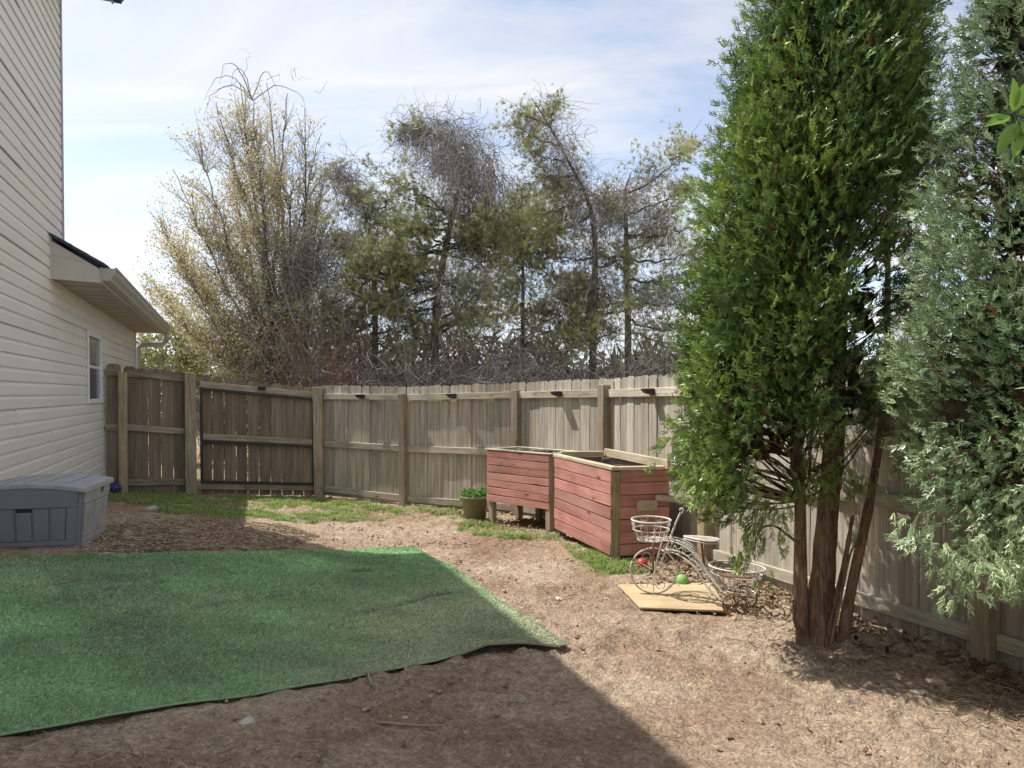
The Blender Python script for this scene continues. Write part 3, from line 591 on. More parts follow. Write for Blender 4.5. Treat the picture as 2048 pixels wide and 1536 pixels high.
    ar = [(-x-tw+.012, H_-.012)]+[(-xl*.965+2*xl*.965*i/nx, dome(-xl*.965+2*xl*.965*i/nx)-.012) for i in range(nx+1)]+[(x+tw-.012, H_-.012)]
    prism('body_crown', ar, -td-.012, D_+td-.004, 'box_dark', rt)
    for xx in (-.235, -.115, .0, .12, .24):
        V = [(xx-.0025, y0+.03, dome(xx)+.0065), (xx+.0025, y0+.03, dome(xx)+.0065), (xx+.0025, y1-.02, dome(xx)+.0065), (xx-.0025, y1-.02, dome(xx)+.0065)]
        bm = box_bm(xx-.003, xx+.003, y0+.03, y1-.02, dome(xx)+.001, dome(xx)+.0085); link('lid_seam', bm_mesh('lid_seam', bm, M['box_dark']), lid)
deck_box()

# ------------------------------------------------------------------ red raised planters
def quad_planter(name, corners, z0, z1, nplank, legs_z, label, lip, seed, postmat, postw=.075):
    c = [np.array(p, float) for p in corners]; ctr = sum(c)/4; org = (ctr[0], ctr[1], legs_z)
    rt = root(name, org, label, 'planter', 'red plank planters'); rr = np.random.default_rng(seed)
    L3 = lambda p, z: Vector((p[0]-org[0], p[1]-org[1], z-org[2]))
    h = (z1-z0)/nplank
    for s in range(4):
        A, B = c[s], c[(s+1) % 4]; u = (B-A)/np.linalg.norm(B-A); nb = np.array([-u[1], u[0]])
        a = A+u*(.006 if s == 0 else postw*.85); b = B-u*(postw*.85 if s in (2,) else .012 if s != 0 else postw*.1)
        for k in range(nplank):
            zc = z0+(k+.5)*h; w = rr.normal()*.002; dz = rr.normal()*.002
            o = beam('plank', L3(a-nb*(0+w), zc+dz), L3(b-nb*(0-w), zc-dz), .022, h-rr.uniform(.003, .011), M['red'], rt, bev=.003)
            o.rotation_quaternion = o.rotation_quaternion @ Quaternion((1, 0, 0), rr.normal()*.012)
            if s in (0, 1) and np.linalg.norm(B-A) > .4:
                pass
    for i in range(4):
        un = c[(i+1) % 4]-c[i]; un = un/np.linalg.norm(un); up_ = c[i-1]-c[i]; up_ = up_/np.linalg.norm(up_); q = c[i]+(un+up_)*postw*.5*(1 if i == 1 else 1.25)
        d = c[(i+1) % 4]-c[i]
        link('corner_post', bm_mesh('corner_post', box_bm(-postw/2, postw/2, -postw/2, postw/2, 0, z1-legs_z-.01, .006), M[postmat]), rt, L3(q, legs_z), (0, 0, math.atan2(d[1], d[0])))
    # soil inside
    ins = [L3(p+(ctr-p)*.06, z1-.09) for p in c]; bot = [L3(p+(ctr-p)*.06, z0+.02) for p in c]
    bm = bmesh.new(); v = [bm.verts.new(p) for p in bot+ins]
    for f in [(3, 2, 1, 0), (4, 5, 6, 7)]+[(i, (i+1) % 4, (i+1) % 4+4, i+4) for i in range(4)]: bm.faces.new([v[k] for k in f])
    bmesh.ops.recalc_face_normals(bm, faces=bm.faces); link('soil', bm_mesh('soil', bm, M['soil']), rt)
    # top lip boards
    for s in range(4):
        A, B = c[s], c[(s+1) % 4]; u = (B-A)/np.linalg.norm(B-A); nb = np.array([-u[1], u[0]])
        hh = lip[s]
        a, b = (A-u*.02, B+u*.02) if s % 2 == 0 else (A+u*.055, B-u*.055)
        beam('top_board', L3(a+nb*.02, z1+hh/2+.003), L3(b+nb*.02, z1+hh/2+.003), .075 if hh < .04 else .04, hh, M['rail_new' if hh > .02 and name == 'raised_planter' and s != 9 else 'rail'], rt)
    return rt, L3, c
rtA, LA, cA = quad_planter('raised_planter', [(-.31, 8.42), (.43, 7.70), (.80, 8.03), (.09, 8.76)], .275, .905, 7, .0, 'red plank planter raised on bare wooden legs, left of two', (.014, .014, .014, .014), 3, 'post')
for t in (.38, .66):
    q = cA[3]+(cA[2]-cA[3])*t; q = q+(cA[0]-cA[3])*.06
    link('leg', bm_mesh('leg', box_bm(-.035, .035, -.035, .035, 0, .3, .005), M['post_new']), rtA, LA(q, -.01), (0, 0, -.75))
rtB, LB, cB = quad_planter('raised_planter', [(.47, 7.45), (.905, 6.15), (1.45, 6.24), (1.06, 7.52)], .125, .905, 7, .05, 'larger red plank planter near ground with fresh timber rim', (.032, .03, .085, .06), 5, 'corner', .085)
u = (cB[2]-cB[1])/np.linalg.norm(cB[2]-cB[1]); nb = np.array([-u[1], u[0]]); pb = cB[1]+u*.315-nb*.03
link('wood_block', bm_mesh('wood_block', box_bm(-.095, .095, -.02, .02, -.046, .046, .004), M['rail_new']), rtB, LB(pb, .585), (0, 0, math.atan2(u[1], u[0])))
p1 = cB[2]+u*.03; beam('loose_slat', LB(cB[1]+u*.40-nb*.03, .655), LB(p1+u*.14-nb*.06, .62), .018, .055, M['rail'], rtB)
# netting over the larger planter
mb = MB()
for i in range(1, 26):
    t = i/26; a = lerp(cB[0], cB[1], t); b = lerp(cB[3], cB[2], t); pp = [list(LB(lerp(a, b, s), .885+.012*math.sin(7*s+i*1.3))) for s in np.linspace(.03, .97, 8)]; mb.tube(pp, .0022, 3)
for i in range(1, 14):
    t = i/14; a = lerp(cB[0], cB[3], t); b = lerp(cB[1], cB[2], t); pp = [list(LB(lerp(a, b, s), .885+.012*math.sin(9*s+i))) for s in np.linspace(.02, .98, 12)]; mb.tube(pp, .0022, 3)
mb.build('netting', M['dark_metal'], rtB)
# wire cage and chicken wire on the left planter
wc = root('wire_plant_cage', (.12, 8.3, .9), 'thin wire plant cage standing in the left planter', 'plant cage')
mb = MB()
for zz, r_ in [(.05, .075), (.2, .09), (.36, .11)]:
    th = np.linspace(0, 2*math.pi, 19); mb.tube(np.stack([r_*np.cos(th), r_*np.sin(th), zz+0*th], 1), .0011, 4)
mb.build('hoop', M['cage'], wc)
for k in range(4):
    a = k*math.pi/2+.4; b = MB(); b.tube([(.06*math.cos(a), .06*math.sin(a), -.1), (.09*math.cos(a), .09*math.sin(a), .2), (.12*math.cos(a), .12*math.sin(a), .40)], .0013, 4); b.build('upright', M['cage'], wc)
ck = root('chicken_wire', (-.02, 8.38, .92), 'crumpled chicken wire lying on the left planter top', 'wire mesh')
mb = MB(); r2 = np.random.default_rng(4)
for k in range(70):
    s0 = r2.uniform(-.02, 1, 1)[0]; c0 = np.array([.25-.33*0, 0, 0]); a = np.array([lerp(-.28, .42, s0), lerp(.12, -.55, s0), .0])+np.append(r2.normal(size=2)*.07, r2.uniform(.0, .02))
    d = np.append(r2.normal(size=2)*.09, 0); m_ = a+d*.5+[0, 0, r2.uniform(.01, .06)]; mb.tube(bez(a, m_, a+d, 6), .0016, 3)
mb.build('wire_strand', M['wire'], ck)

# ------------------------------------------------------------------ potted plant
pp_ = (-.47, 8.62); pz = float(T(*pp_))
pt = root('potted_plant', (pp_[0], pp_[1], pz), 'olive plastic pot of bushy green leaves beside the left planter', 'potted plant')
lathe('pot', [(.0, -.01), (.135, -.01), (.165, .27), (.178, .272), (.182, .30), (.170, .305), (.160, .29), (.155, .26)], M['pot'], pt, 28)
lathe('soil', [(.0, .262), (.158, .258)], M['soil'], pt, 20)
def leaf_tpl(): return np.array([(0, 0, 0), (.34, .45, .05), (0, 1, -.08), (-.34, .45, .05)]), np.array([[0, 1, 2, 3]])
LT = leaf_tpl()
n = 520; th = rng.uniform(0, 6.28, n); rr = np.sqrt(rng.uniform(0, 1, n))*.17; hgt = rng.uniform(.27, .40, n)*(1-.12*(rr/.17)**2)
pos = np.stack([rr*np.cos(th), rr*np.sin(th), hgt], 1); f = np.stack([np.cos(th), np.sin(th), rng.uniform(-.2, .9, n)], 1)+rng.normal(size=(n, 3))*.5
cols = np.array([.13, .27, .06])*rng.uniform(.6, 1.6, (n, 1))*np.array([1, 1, 1])
V, Fc, Cc = instance(*LT, pos, f, rnd_unit(n), rng.uniform(.025, .05, n), cols); link('foliage', me_np('foliage', V, Fc, M['leaf'], False, Cc), pt)

# ------------------------------------------------------------------ tricycle planter
def tricycle():
    Fp = np.array([1.045, 5.02]); Rp = np.array([1.545, 4.66]); d = Rp-Fp; L = np.linalg.norm(d); a = math.atan2(d[1], d[0])
    zg = float(T(*Fp))+.03
    rt = root('tricycle_planter', (Fp[0], Fp[1], zg), 'white chipped iron tricycle plant stand with two baskets', 'plant stand', rz=a)
    iron, rust = M['iron'], M['rust']
    def ring(r, c, tilt=0, n=37, ax='z', ry=None):
        th = np.linspace(0, 2*math.pi, n); ry = ry or r
        if ax == 'z': p = np.stack([r*np.cos(th), ry*np.sin(th), 0*th], 1)
        else: p = np.stack([r*np.cos(th)*math.cos(tilt), r*np.cos(th)*math.sin(tilt), ry*np.sin(th)], 1)
        return p+np.array(c)
    def spiral(c, r0, r1, a0, turns, ux, uy, n=22):
        t = np.linspace(0, 1, n); r = r0+(r1-r0)*t; th = a0+turns*2*math.pi*t; return np.array(c)+r[:, None]*(np.cos(th)[:, None]*np.array(ux)+np.sin(th)[:, None]*np.array(uy))
    fa = R(28); ux = (math.cos(fa), math.sin(fa), 0); uy = (0, 0, 1)
    wc_ = np.array([0, 0, .17])
    mb = MB(); mb.tube(ring(.168, wc_, fa, 49, 'v'), .0065, 7); fw = mb.build('front_wheel', iron, rt)
    for k in range(6):
        an_ = k*math.pi/3+math.pi/6+.52*0; b = MB(); e = wc_+.165*(math.cos(an_)*np.array(ux)+math.sin(an_)*np.array(uy)); b.tube([wc_, e], .004, 5); b.build('spoke', iron, fw)
        b = MB(); a2 = an_+math.pi/6; ce = wc_+.118*(math.cos(a2)*np.array(ux)+math.sin(a2)*np.array(uy)); b.tube(spiral(ce, .046, .010, a2+math.pi*.95, 1.1, ux, uy), .0032, 5); b.build('scroll', iron, fw)
    mb = MB(); mb.tube([(0, -.0, .17), (0, -.02, .30), (0, 0, .41)], .008, 6); mb.tube(np.array([wc_-[.0, .03, 0], wc_+[0, .03, 0]]), .012, 8); mb.build('fork', rust, rt)
    # basket
    bc = np.array([-.02, .0, 0]); mb = MB()
    mb.tube(ring(.142, bc+[0, 0, .545]), .007, 7); mb.tube(ring(.132, bc+[0, 0, .475]), .0045, 6); mb.tube(ring(.098, bc+[0, 0, .40]), .005, 6); mb.tube(ring(.055, bc+[0, 0, .398]), .004, 5)
    bk = mb.build('front_basket', iron, rt)
    for k in range(14):
        t = k*2*math.pi/14; e = np.array([math.cos(t), math.sin(t), 0]); b = MB()
        b.tube([bc+e*.098+[0, 0, .40], bc+e*.112+[0, 0, .44], bc+e*.132+[0, 0, .475]], .003, 5); b.build('basket_rod', iron, bk)
    for k in range(8):
        t = k*2*math.pi/8; e = np.array([math.cos(t), math.sin(t), 0]); tg = np.array([-math.sin(t), math.cos(t), 0]); b = MB()
        for s in (-1, 1):
            b.tube(spiral(bc+e*.139+tg*s*.016+np.array([0, 0, .522]), .015, .004, math.pi*.5, s*-.9*1.1 if s > 0 else .99, tg, (0, 0, 1)), .0026, 5)
            b.tube(bez(bc+e*.139+tg*s*.001+np.array([0, 0, .515]), bc+e*.137+tg*s*.02+np.array([0, 0, .498]), bc+e*.134+tg*s*.02+np.array([0, 0, .479]), 7), .0026, 5)
        b.build('heart_scroll', iron, bk)
    for k in range(5):
        b = MB(); y = -.08+k*.04; w = math.sqrt(max(.098**2-y*y, 0)); b.tube([bc+[-w, y, .40], bc+[w, y, .40]], .003, 5); b.build('basket_rod', iron, bk)
    # handlebar stays
    mb = MB(); mb.tube([(.015, .03, .13), (.06, .035, .27), (.15, .05, .53), (.185, .055, .61)], .0075, 6); mb.tube(spiral((.19, .055, .63), .02, .006, -1.5, .9, (1, 0, 0), (0, 0, 1)), .006, 6)
    mb.tube([(.015, -.03, .13), (.05, -.05, .27), (.10, -.07, .42)], .006, 6); mb.build('handlebar', iron, rt)
    # frame: two pairs of arcs
    for s in (-1, 1):
        for lift, r_ in ((0, .0065), (.075, .0065), (.09, .004)):
            mb = MB(); pts_ = poly_s([(.08, .03*s, .335+lift), (.2, .035*s, .325+lift*1.1), (.33, .04*s, .25+lift*1.2), (.43, .045*s, .12+lift*1.25), (L-.06, .05*s, .04+lift*.6)], 26); mb.tube(pts_, r_, 6); mb.build('frame_arc', iron, rt)
    for k in range(7):
        t = .1+k*.12; base = poly_s([(.08, 0, .372), (.2, 0, .366), (.33, 0, .295), (.43, 0, .166), (L-.06, 0, .062)], 50)[int(t*49)]
        for s in (-1, 1):
            b = MB(); b.tube(spiral(base+[0, .038*s, .0], .034, .007, k*1.9, (1 if k % 2 else -1)*1.15, (1, 0, 0), (0, 0, 1)), .0033, 5); b.build('scroll', iron, rt)
    # seat
    st = np.array([.36, 0, .455]); th = np.linspace(0, 2*math.pi, 41)
    def outl(t): x = np.cos(t); w = .035+.055*((x+1)/2)**1.2; return np.stack([.125*x, w*np.sin(t), .012*np.cos(2*t)*0+.01*(x < -2)], 1)
    mb = MB(); mb.tube(outl(th)+st, .0065, 6); mb.tube(outl(th)+st-[0, 0, .016], .005, 5); seat = mb.build('seat', iron, rt)
    for s in (-1, 1):
        for k in range(-7, 8):
            c0 = k*.032; xs = np.linspace(-.12, .12, 60); ys = s*(xs-c0)*.75; ok = np.abs(ys) < (.035+.055*((xs/.125+1)/2)**1.2)*np.sqrt(np.clip(1-(xs/.125)**2, 0, 1))
            if ok.sum() > 4: b = MB(); p = np.stack([xs[ok], ys[ok], 0*xs[ok]+.002*s], 1)[::3]; 
            else: continue
            if len(p) > 1: b.tube(p+st, .0032, 4); b.build('seat_lattice', iron, seat)
    mb = MB(); mb.tube([st-[0, 0, .01], (.37, 0, .36), (.385, 0, .25)], .009, 6); mb.tube(spiral((.36, 0, .19), .03, .008, 1.5, 1.1, (1, 0, 0), (0, 0, 1)), .004, 5); mb.build('seat_post', rust, rt)
    # rear basket
    rb = np.array([L-.01, .02, 0]); mb = MB()
    mb.tube(ring(.19, rb+[0, 0, .285], ry=.15), .0065, 7); mb.tube(ring(.172, rb+[0, 0, .235], ry=.135), .0045, 6); mb.tube(ring(.125, rb+[0, 0, .115], ry=.095), .0055, 6); mb.tube(ring(.07, rb+[0, 0, .113], ry=.05), .004, 5)
    rbk = mb.build('rear_basket', iron, rt)
    for k in range(20):
        t = k*2*math.pi/20; e = np.array([math.cos(t), .78*math.sin(t), 0]); b = MB(); b.tube([rb+e*.125+[0, 0, .115], rb+e*.15+[0, 0, .17], rb+e*.172+[0, 0, .235]], .003, 5); b.build('basket_rod', iron, rbk)
    for k in range(10):
        t = k*2*math.pi/10; e = np.array([math.cos(t), .78*math.sin(t), 0]); tg = np.array([-math.sin(t), math.cos(t), 0]); b = MB()
        for s in (-1, 1): b.tube(spiral(rb+e*.183+tg*s*.018+np.array([0, 0, .262]), .019, .005, 1.57, -.95*s, tg, (0, 0, 1)), .0028, 5)
        b.build('heart_scroll', iron, rbk)
    mb = MB(); mb.tube([(L-.17, .02, .114), (L+.10, .02, .114)], .005, 5); mb.tube([(L-.12, -.06, .114), (L+.08, -.06, .114)], .004, 5); mb.tube(ring(.11, rb+[0, 0, .232], ry=.08), .012, 6); mb.build('inner_rim', rust, rt)
    for s in (-1, 1):
        cw = np.array([L+.02, .115*s+.0, .078-.02]); mb = MB(); mb.tube(ring(.077, cw, R(18), 33, 'v'), .0065, 6); rw = mb.build('rear_wheel', rust, rt)
        for k in range(6):
            b = MB(); t = k*math.pi/3; b.tube([cw, cw+.075*np.array([math.cos(t)*math.cos(R(18)), math.cos(t)*math.sin(R(18)), math.sin(t)])], .003, 4); b.build('spoke', rust, rw)
    mb = MB(); mb.tube([(L+.02, -.12, .06), (L+.02, .12, .06)], .006, 6); mb.build('axle', rust, rt)
tricycle()
# plywood under it
bp = [G(1236, 1177)[:2], G(1280, 1223)[:2], G(1452, 1229)[:2], G(1425, 1172)[:2]]
def slab(name, poly, th, mat, label, cat, lift=.012, tiltz=(0, 0, 0, 0)):
    c = sum(np.array(p) for p in poly)/len(poly); zc = float(T(*c)); rt = None
    bm = bmesh.new(); n = len(poly)
    lo = [bm.verts.new((p[0]-c[0], p[1]-c[1], float(T(*p))-zc+lift+tiltz[i])) for i, p in enumerate(poly)]; hi = [bm.verts.new(v.co+Vector((0, 0, th))) for v in lo]
    bm.faces.new(lo[::-1]); bm.faces.new(hi)
    for i in range(n): bm.faces.new((lo[i], lo[(i+1) % n], hi[(i+1) % n], hi[i]))
    bmesh.ops.recalc_face_normals(bm, faces=bm.faces); bmesh.ops.bevel(bm, geom=bm.edges[:], offset=.002, segments=1, affect='EDGES')
    o = link(name, bm_mesh(name, bm, M[mat]), None, (c[0], c[1], zc)); return tag(o, label, cat)
slab('plywood_board', bp, .014, 'ply', 'weathered plywood board lying on dirt under the tricycle stand', 'board', .014)
# balls
def ball(name, u, v, d, r, mat, label):
    p = P(u, v, d); bm = bmesh.new(); bmesh.ops.create_icosphere(bm, subdivisions=4, radius=r)
    z = float(T(p[0], p[1]))+r*.9
    return tag(link(name, bm_mesh(name, bm, M[mat], True), None, (p[0], p[1], z)), label, 'ball')
gb = ball('ball', 1364, 1158, 5.3, .05, 'green_ball', 'lime green rubber ball behind the tricycle front wheel')
ball('ball', 1284, 1126, 5.85, .05, 'red_ball', 'red rubber ball by the base of the larger planter')
pb_ = FP2(.17)-ht*.21
bl = root('ball', (pb_[0], pb_[1], float(T(*pb_))), 'dark ball with purple honeycomb ribs beside house and fence', 'ball')
bm = bmesh.new(); bmesh.ops.create_icosphere(bm, subdivisions=3, radius=.082); link('core', bm_mesh('core', bm, M['ball_dark'], True), bl, (0, 0, .08))
bm = bmesh.new(); bmesh.ops.create_icosphere(bm, subdivisions=2, radius=.0835)
mb = MB(); vs0 = [np.array(f.calc_center_median()).copy() for f in bm.faces]
nb_ = [[lf_.index for e in f.edges for lf_ in e.link_faces if lf_.index != f.index] for f in bm.faces]
for i, v in enumerate(vs0):
    for j in nb_[i]:
        if j > i: a = v/np.linalg.norm(v)*.0835; b = vs0[j]/np.linalg.norm(vs0[j])*.0835; mb.tube([a, b], .0038, 5)
bm.free(); mb.build('honeycomb_rib', M['purple'], bl, loc=(0, 0, .08))

# ------------------------------------------------------------------ artificial turf
def turf():
    nu, nv = 125, 185
    def samp(pl, n):
        s = np.concatenate([[0], np.cumsum(np.linalg.norm(np.diff(pl, axis=0), axis=1))]); t = np.linspace(0, s[-1], n); return np.stack([np.interp(t, s, pl[:, 0]), np.interp(t, s, pl[:, 1])], 1)
    b = samp(TB, nu); f = samp(TF, nu); v = np.linspace(0, 1, nv)[:, None, None]; XY = b[None]*(1-v)+f[None]*v
    X, Y = XY[..., 0], XY[..., 1]; U, Vv = np.meshgrid(np.linspace(0, 1, nu), np.linspace(0, 1, nv))
    Z = T(X, Y)+.012+(fbm(X*1.6, Y*1.6, 3, 21)-.45)*.05
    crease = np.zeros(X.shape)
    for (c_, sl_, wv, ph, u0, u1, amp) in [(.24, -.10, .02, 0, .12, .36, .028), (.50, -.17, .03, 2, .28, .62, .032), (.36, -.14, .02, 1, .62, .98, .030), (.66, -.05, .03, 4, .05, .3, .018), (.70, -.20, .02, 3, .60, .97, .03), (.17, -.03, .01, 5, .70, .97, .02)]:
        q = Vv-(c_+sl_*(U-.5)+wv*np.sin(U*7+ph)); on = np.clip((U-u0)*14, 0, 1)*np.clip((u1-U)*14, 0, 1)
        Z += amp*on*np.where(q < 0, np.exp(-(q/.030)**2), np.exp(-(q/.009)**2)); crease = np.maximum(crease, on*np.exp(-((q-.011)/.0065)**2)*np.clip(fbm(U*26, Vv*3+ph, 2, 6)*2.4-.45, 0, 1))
    edge = np.exp(-((Vv-1)/.03)**2); Z += edge*.045*np.exp(-((U-.87)/.10)**2)
    Z += np.exp(-((1-U)/.012)**2)*.012
    idx = np.arange(nu*nv).reshape(nv, nu); q = np.stack([idx[:-1, :-1], idx[1:, :-1], idx[1:, 1:], idx[:-1, 1:]], -1).reshape(-1, 4)
    V = np.stack([X.ravel(), Y.ravel(), Z.ravel()], 1)
    c = V.mean(0); c[2] = float(T(c[0], c[1]))
    rt = root('artificial_turf', c, 'green artificial turf mat with wrinkles and a curled front edge', 'turf mat')
    # worn tan tone towards the front right, fresh green elsewhere
    wear = np.clip((U-.42)*1.7, 0, 1)*np.clip((Vv-.32)*1.8, 0, 1)*.95+np.clip(fbm(X*1.5, Y*1.5, 3, 41)-.45, 0, 1)*1.1+np.clip(Vv-.75, 0, 1)*.5*np.clip(U-.25, 0, 1)
    wear = np.clip(wear, 0, .8)
    def colr(w): return np.array([.41, .61, .345])*(1-w[:, None])+np.array([.56, .55, .40])*w[:, None]
    n = len(V); top = V-c; bot = top-[0, 0, .007]
    rim = np.concatenate([idx[0, :], idx[1:, -1], idx[-1, -2::-1], idx[-2:0:-1, 0]]); r2 = np.roll(rim, -1)
    side = np.stack([rim, r2, r2+n, rim+n], 1)
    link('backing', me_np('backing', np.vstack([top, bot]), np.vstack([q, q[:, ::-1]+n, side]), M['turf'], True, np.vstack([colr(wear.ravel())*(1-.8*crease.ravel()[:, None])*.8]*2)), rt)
    # fibres
    tri = 270000; ca = np.linalg.norm(np.cross(V[q[:, 1]]-V[q[:, 0]], V[q[:, 3]]-V[q[:, 0]]), axis=1)
    dist = np.linalg.norm(V[q[:, 0]][:, :2], axis=1); pr = ca/np.maximum(dist, 1.5)**.9; pr /= pr.sum()
    fi = rng.choice(len(q), tri, p=pr); a, b2 = rng.random((2, tri))
    Q = V[q[fi]]; base = (Q[:, 0]*(1-a[:, None])+Q[:, 3]*a[:, None])*(1-b2[:, None])+(Q[:, 1]*(1-a[:, None])+Q[:, 2]*a[:, None])*b2[:, None]
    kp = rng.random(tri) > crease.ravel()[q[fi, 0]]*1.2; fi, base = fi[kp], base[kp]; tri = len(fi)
    w = wear.ravel()[q[fi, 0]]
    ds_ = np.linalg.norm(base[:, :2], axis=1); wd = .0011*np.clip(ds_/2.2, 1, 3)
    nap = np.stack([.35+.25*vnoise(base[:, 0]*2, base[:, 1]*2, 8), -.25+0*w, np.zeros(tri)], 1)
    dr = rng.normal(size=(tri, 3))*.6+nap; dr[:, 2] = rng.uniform(.25, .8, tri)*(1-.5*w); dr /= np.linalg.norm(dr, axis=1, keepdims=True)
    hh = rng.uniform(.011, .024, tri); sd = np.cross(dr, rnd_unit(tri)); sd /= np.linalg.norm(sd, axis=1, keepdims=True)
    base = base-c; V3 = np.stack([base-sd*wd[:, None], base+sd*wd[:, None], base+dr*hh[:, None]], 1).reshape(-1, 3)
    cc = colr(np.clip(w*rng.uniform(.5, 1.5, tri), 0, 1))*rng.uniform(.55, 1.45, (tri, 1))*(.50+1.0*fbm(base[:, 0]*2.2, base[:, 1]*3.4, 4, 61))[:, None]; st = rng.random(tri) < .08; cc[st] = np.array([.24, .24, .13])*rng.uniform(.6, 1.2, (st.sum(), 1))
    o = link('fibre', me_np('fibre', V3, np.arange(tri*3).reshape(-1, 3), M['turf'], False, np.repeat(cc, 3, 0)), rt); tag(o, kind='stuff')
    # frayed edge cord on the curled lip
    mb = MB(); sel = top.reshape(nv, nu, 3)[-1, int(nu*.78):int(nu*.985)]; mb.tube(sel-[0, .002, .010], .0035, 5, (.33, .29, .22)); mb.build('frayed_edge', M['litter'], rt)
turf()

# ------------------------------------------------------------------ grass, straw, clods
def scatter_poly(poly, n):
    lo = poly.min(0); hi = poly.max(0); p = rng.uniform(lo, hi, (n, 2)); return p[inpoly(p[:, 0], p[:, 1], poly)]
def grass():
    allp = []
    for (poly, w), cnt in zip(GRP, (210000, 24000, 24000, 30000)):
        p = scatter_poly(poly, cnt); d = fbm(p[:, 0]*3, p[:, 1]*3, 3, 71); d2 = fbm(p[:, 0]*9, p[:, 1]*9, 2, 77)
        keep = rng.random(len(p)) < np.clip((d-.30)*5, 0.02, 1)*np.clip((d2-.2)*2.6, .1, 1); allp.append(p[keep])
    for (cx, cy, s, m) in [(-5.35, 9.2, .12, 500), (-.3, 8.3, .10, 400), (.32, 7.45, .12, 450), (.72, 6.35, .1, 500), (.85, 5.95, .14, 900), (1.0, 5.85, .12, 600), (-.9, 9.15, .15, 500), (-3.65, 4.35, .09, 250), (-3.3, 8.6, .2, 300)]:
        allp.append(np.array([cx, cy])+rng.normal(size=(m, 2))*s)
    p = np.concatenate(allp); n = len(p)
    z = T(p[:, 0], p[:, 1])-.003; b = np.stack([p[:, 0], p[:, 1], z], 1)
    h = rng.uniform(.025, .075, n)*(.7+.6*vnoise(p[:, 0]*4, p[:, 1]*4, 5)); az = rng.uniform(0, 6.28, n); lean = rng.uniform(.1, .9, n)
    d = np.stack([np.cos(az)*lean, np.sin(az)*lean, np.ones(n)], 1); d /= np.linalg.norm(d, axis=1, keepdims=True)
    s = np.stack([-np.sin(az), np.cos(az), np.zeros(n)], 1)*rng.uniform(.002, .0036, n)[:, None]
    mid = b+d*(h*.55)[:, None]; tip = b+d*h[:, None]+np.stack([np.cos(az), np.sin(az), -.5*np.ones(n)], 1)*(h*.28)[:, None]
    V = np.stack([b-s, b+s, mid+s*.8, mid-s*.8, tip], 1).reshape(-1, 3); i = np.arange(n)[:, None]*5
    Fc = np.concatenate([i+[0, 1, 2], i+[0, 2, 3], i+[3, 2, 4]], 0)
    col = np.array([.24, .36, .085])*rng.uniform(.6, 1.45, (n, 1)); dry = rng.random(n) < .18; col[dry] = np.array([.36, .31, .16])*rng.uniform(.6, 1.2, (dry.sum(), 1))
    o = link('lawn_grass', me_np('lawn_grass', V, Fc, M['blade'], False, np.repeat(col, 5, 0)))
    tag(o, 'thin green grass growing along the fence and gate', 'grass', kind='stuff')
    print('grass', n)
grass()
YARD = np.array([G(-60, 1110)[:2], G(205, 990)[:2], FP[2]-[0, .1], FP[3]-[0.05, .08], FP[4]-[.06, .08], FP[5]-[.09, .06], FP[6]-[.1, .05], FP[7]-[.1, .05], [3.2, 1.4], [-1.4, 1.0], [-2.6, 2.4]])
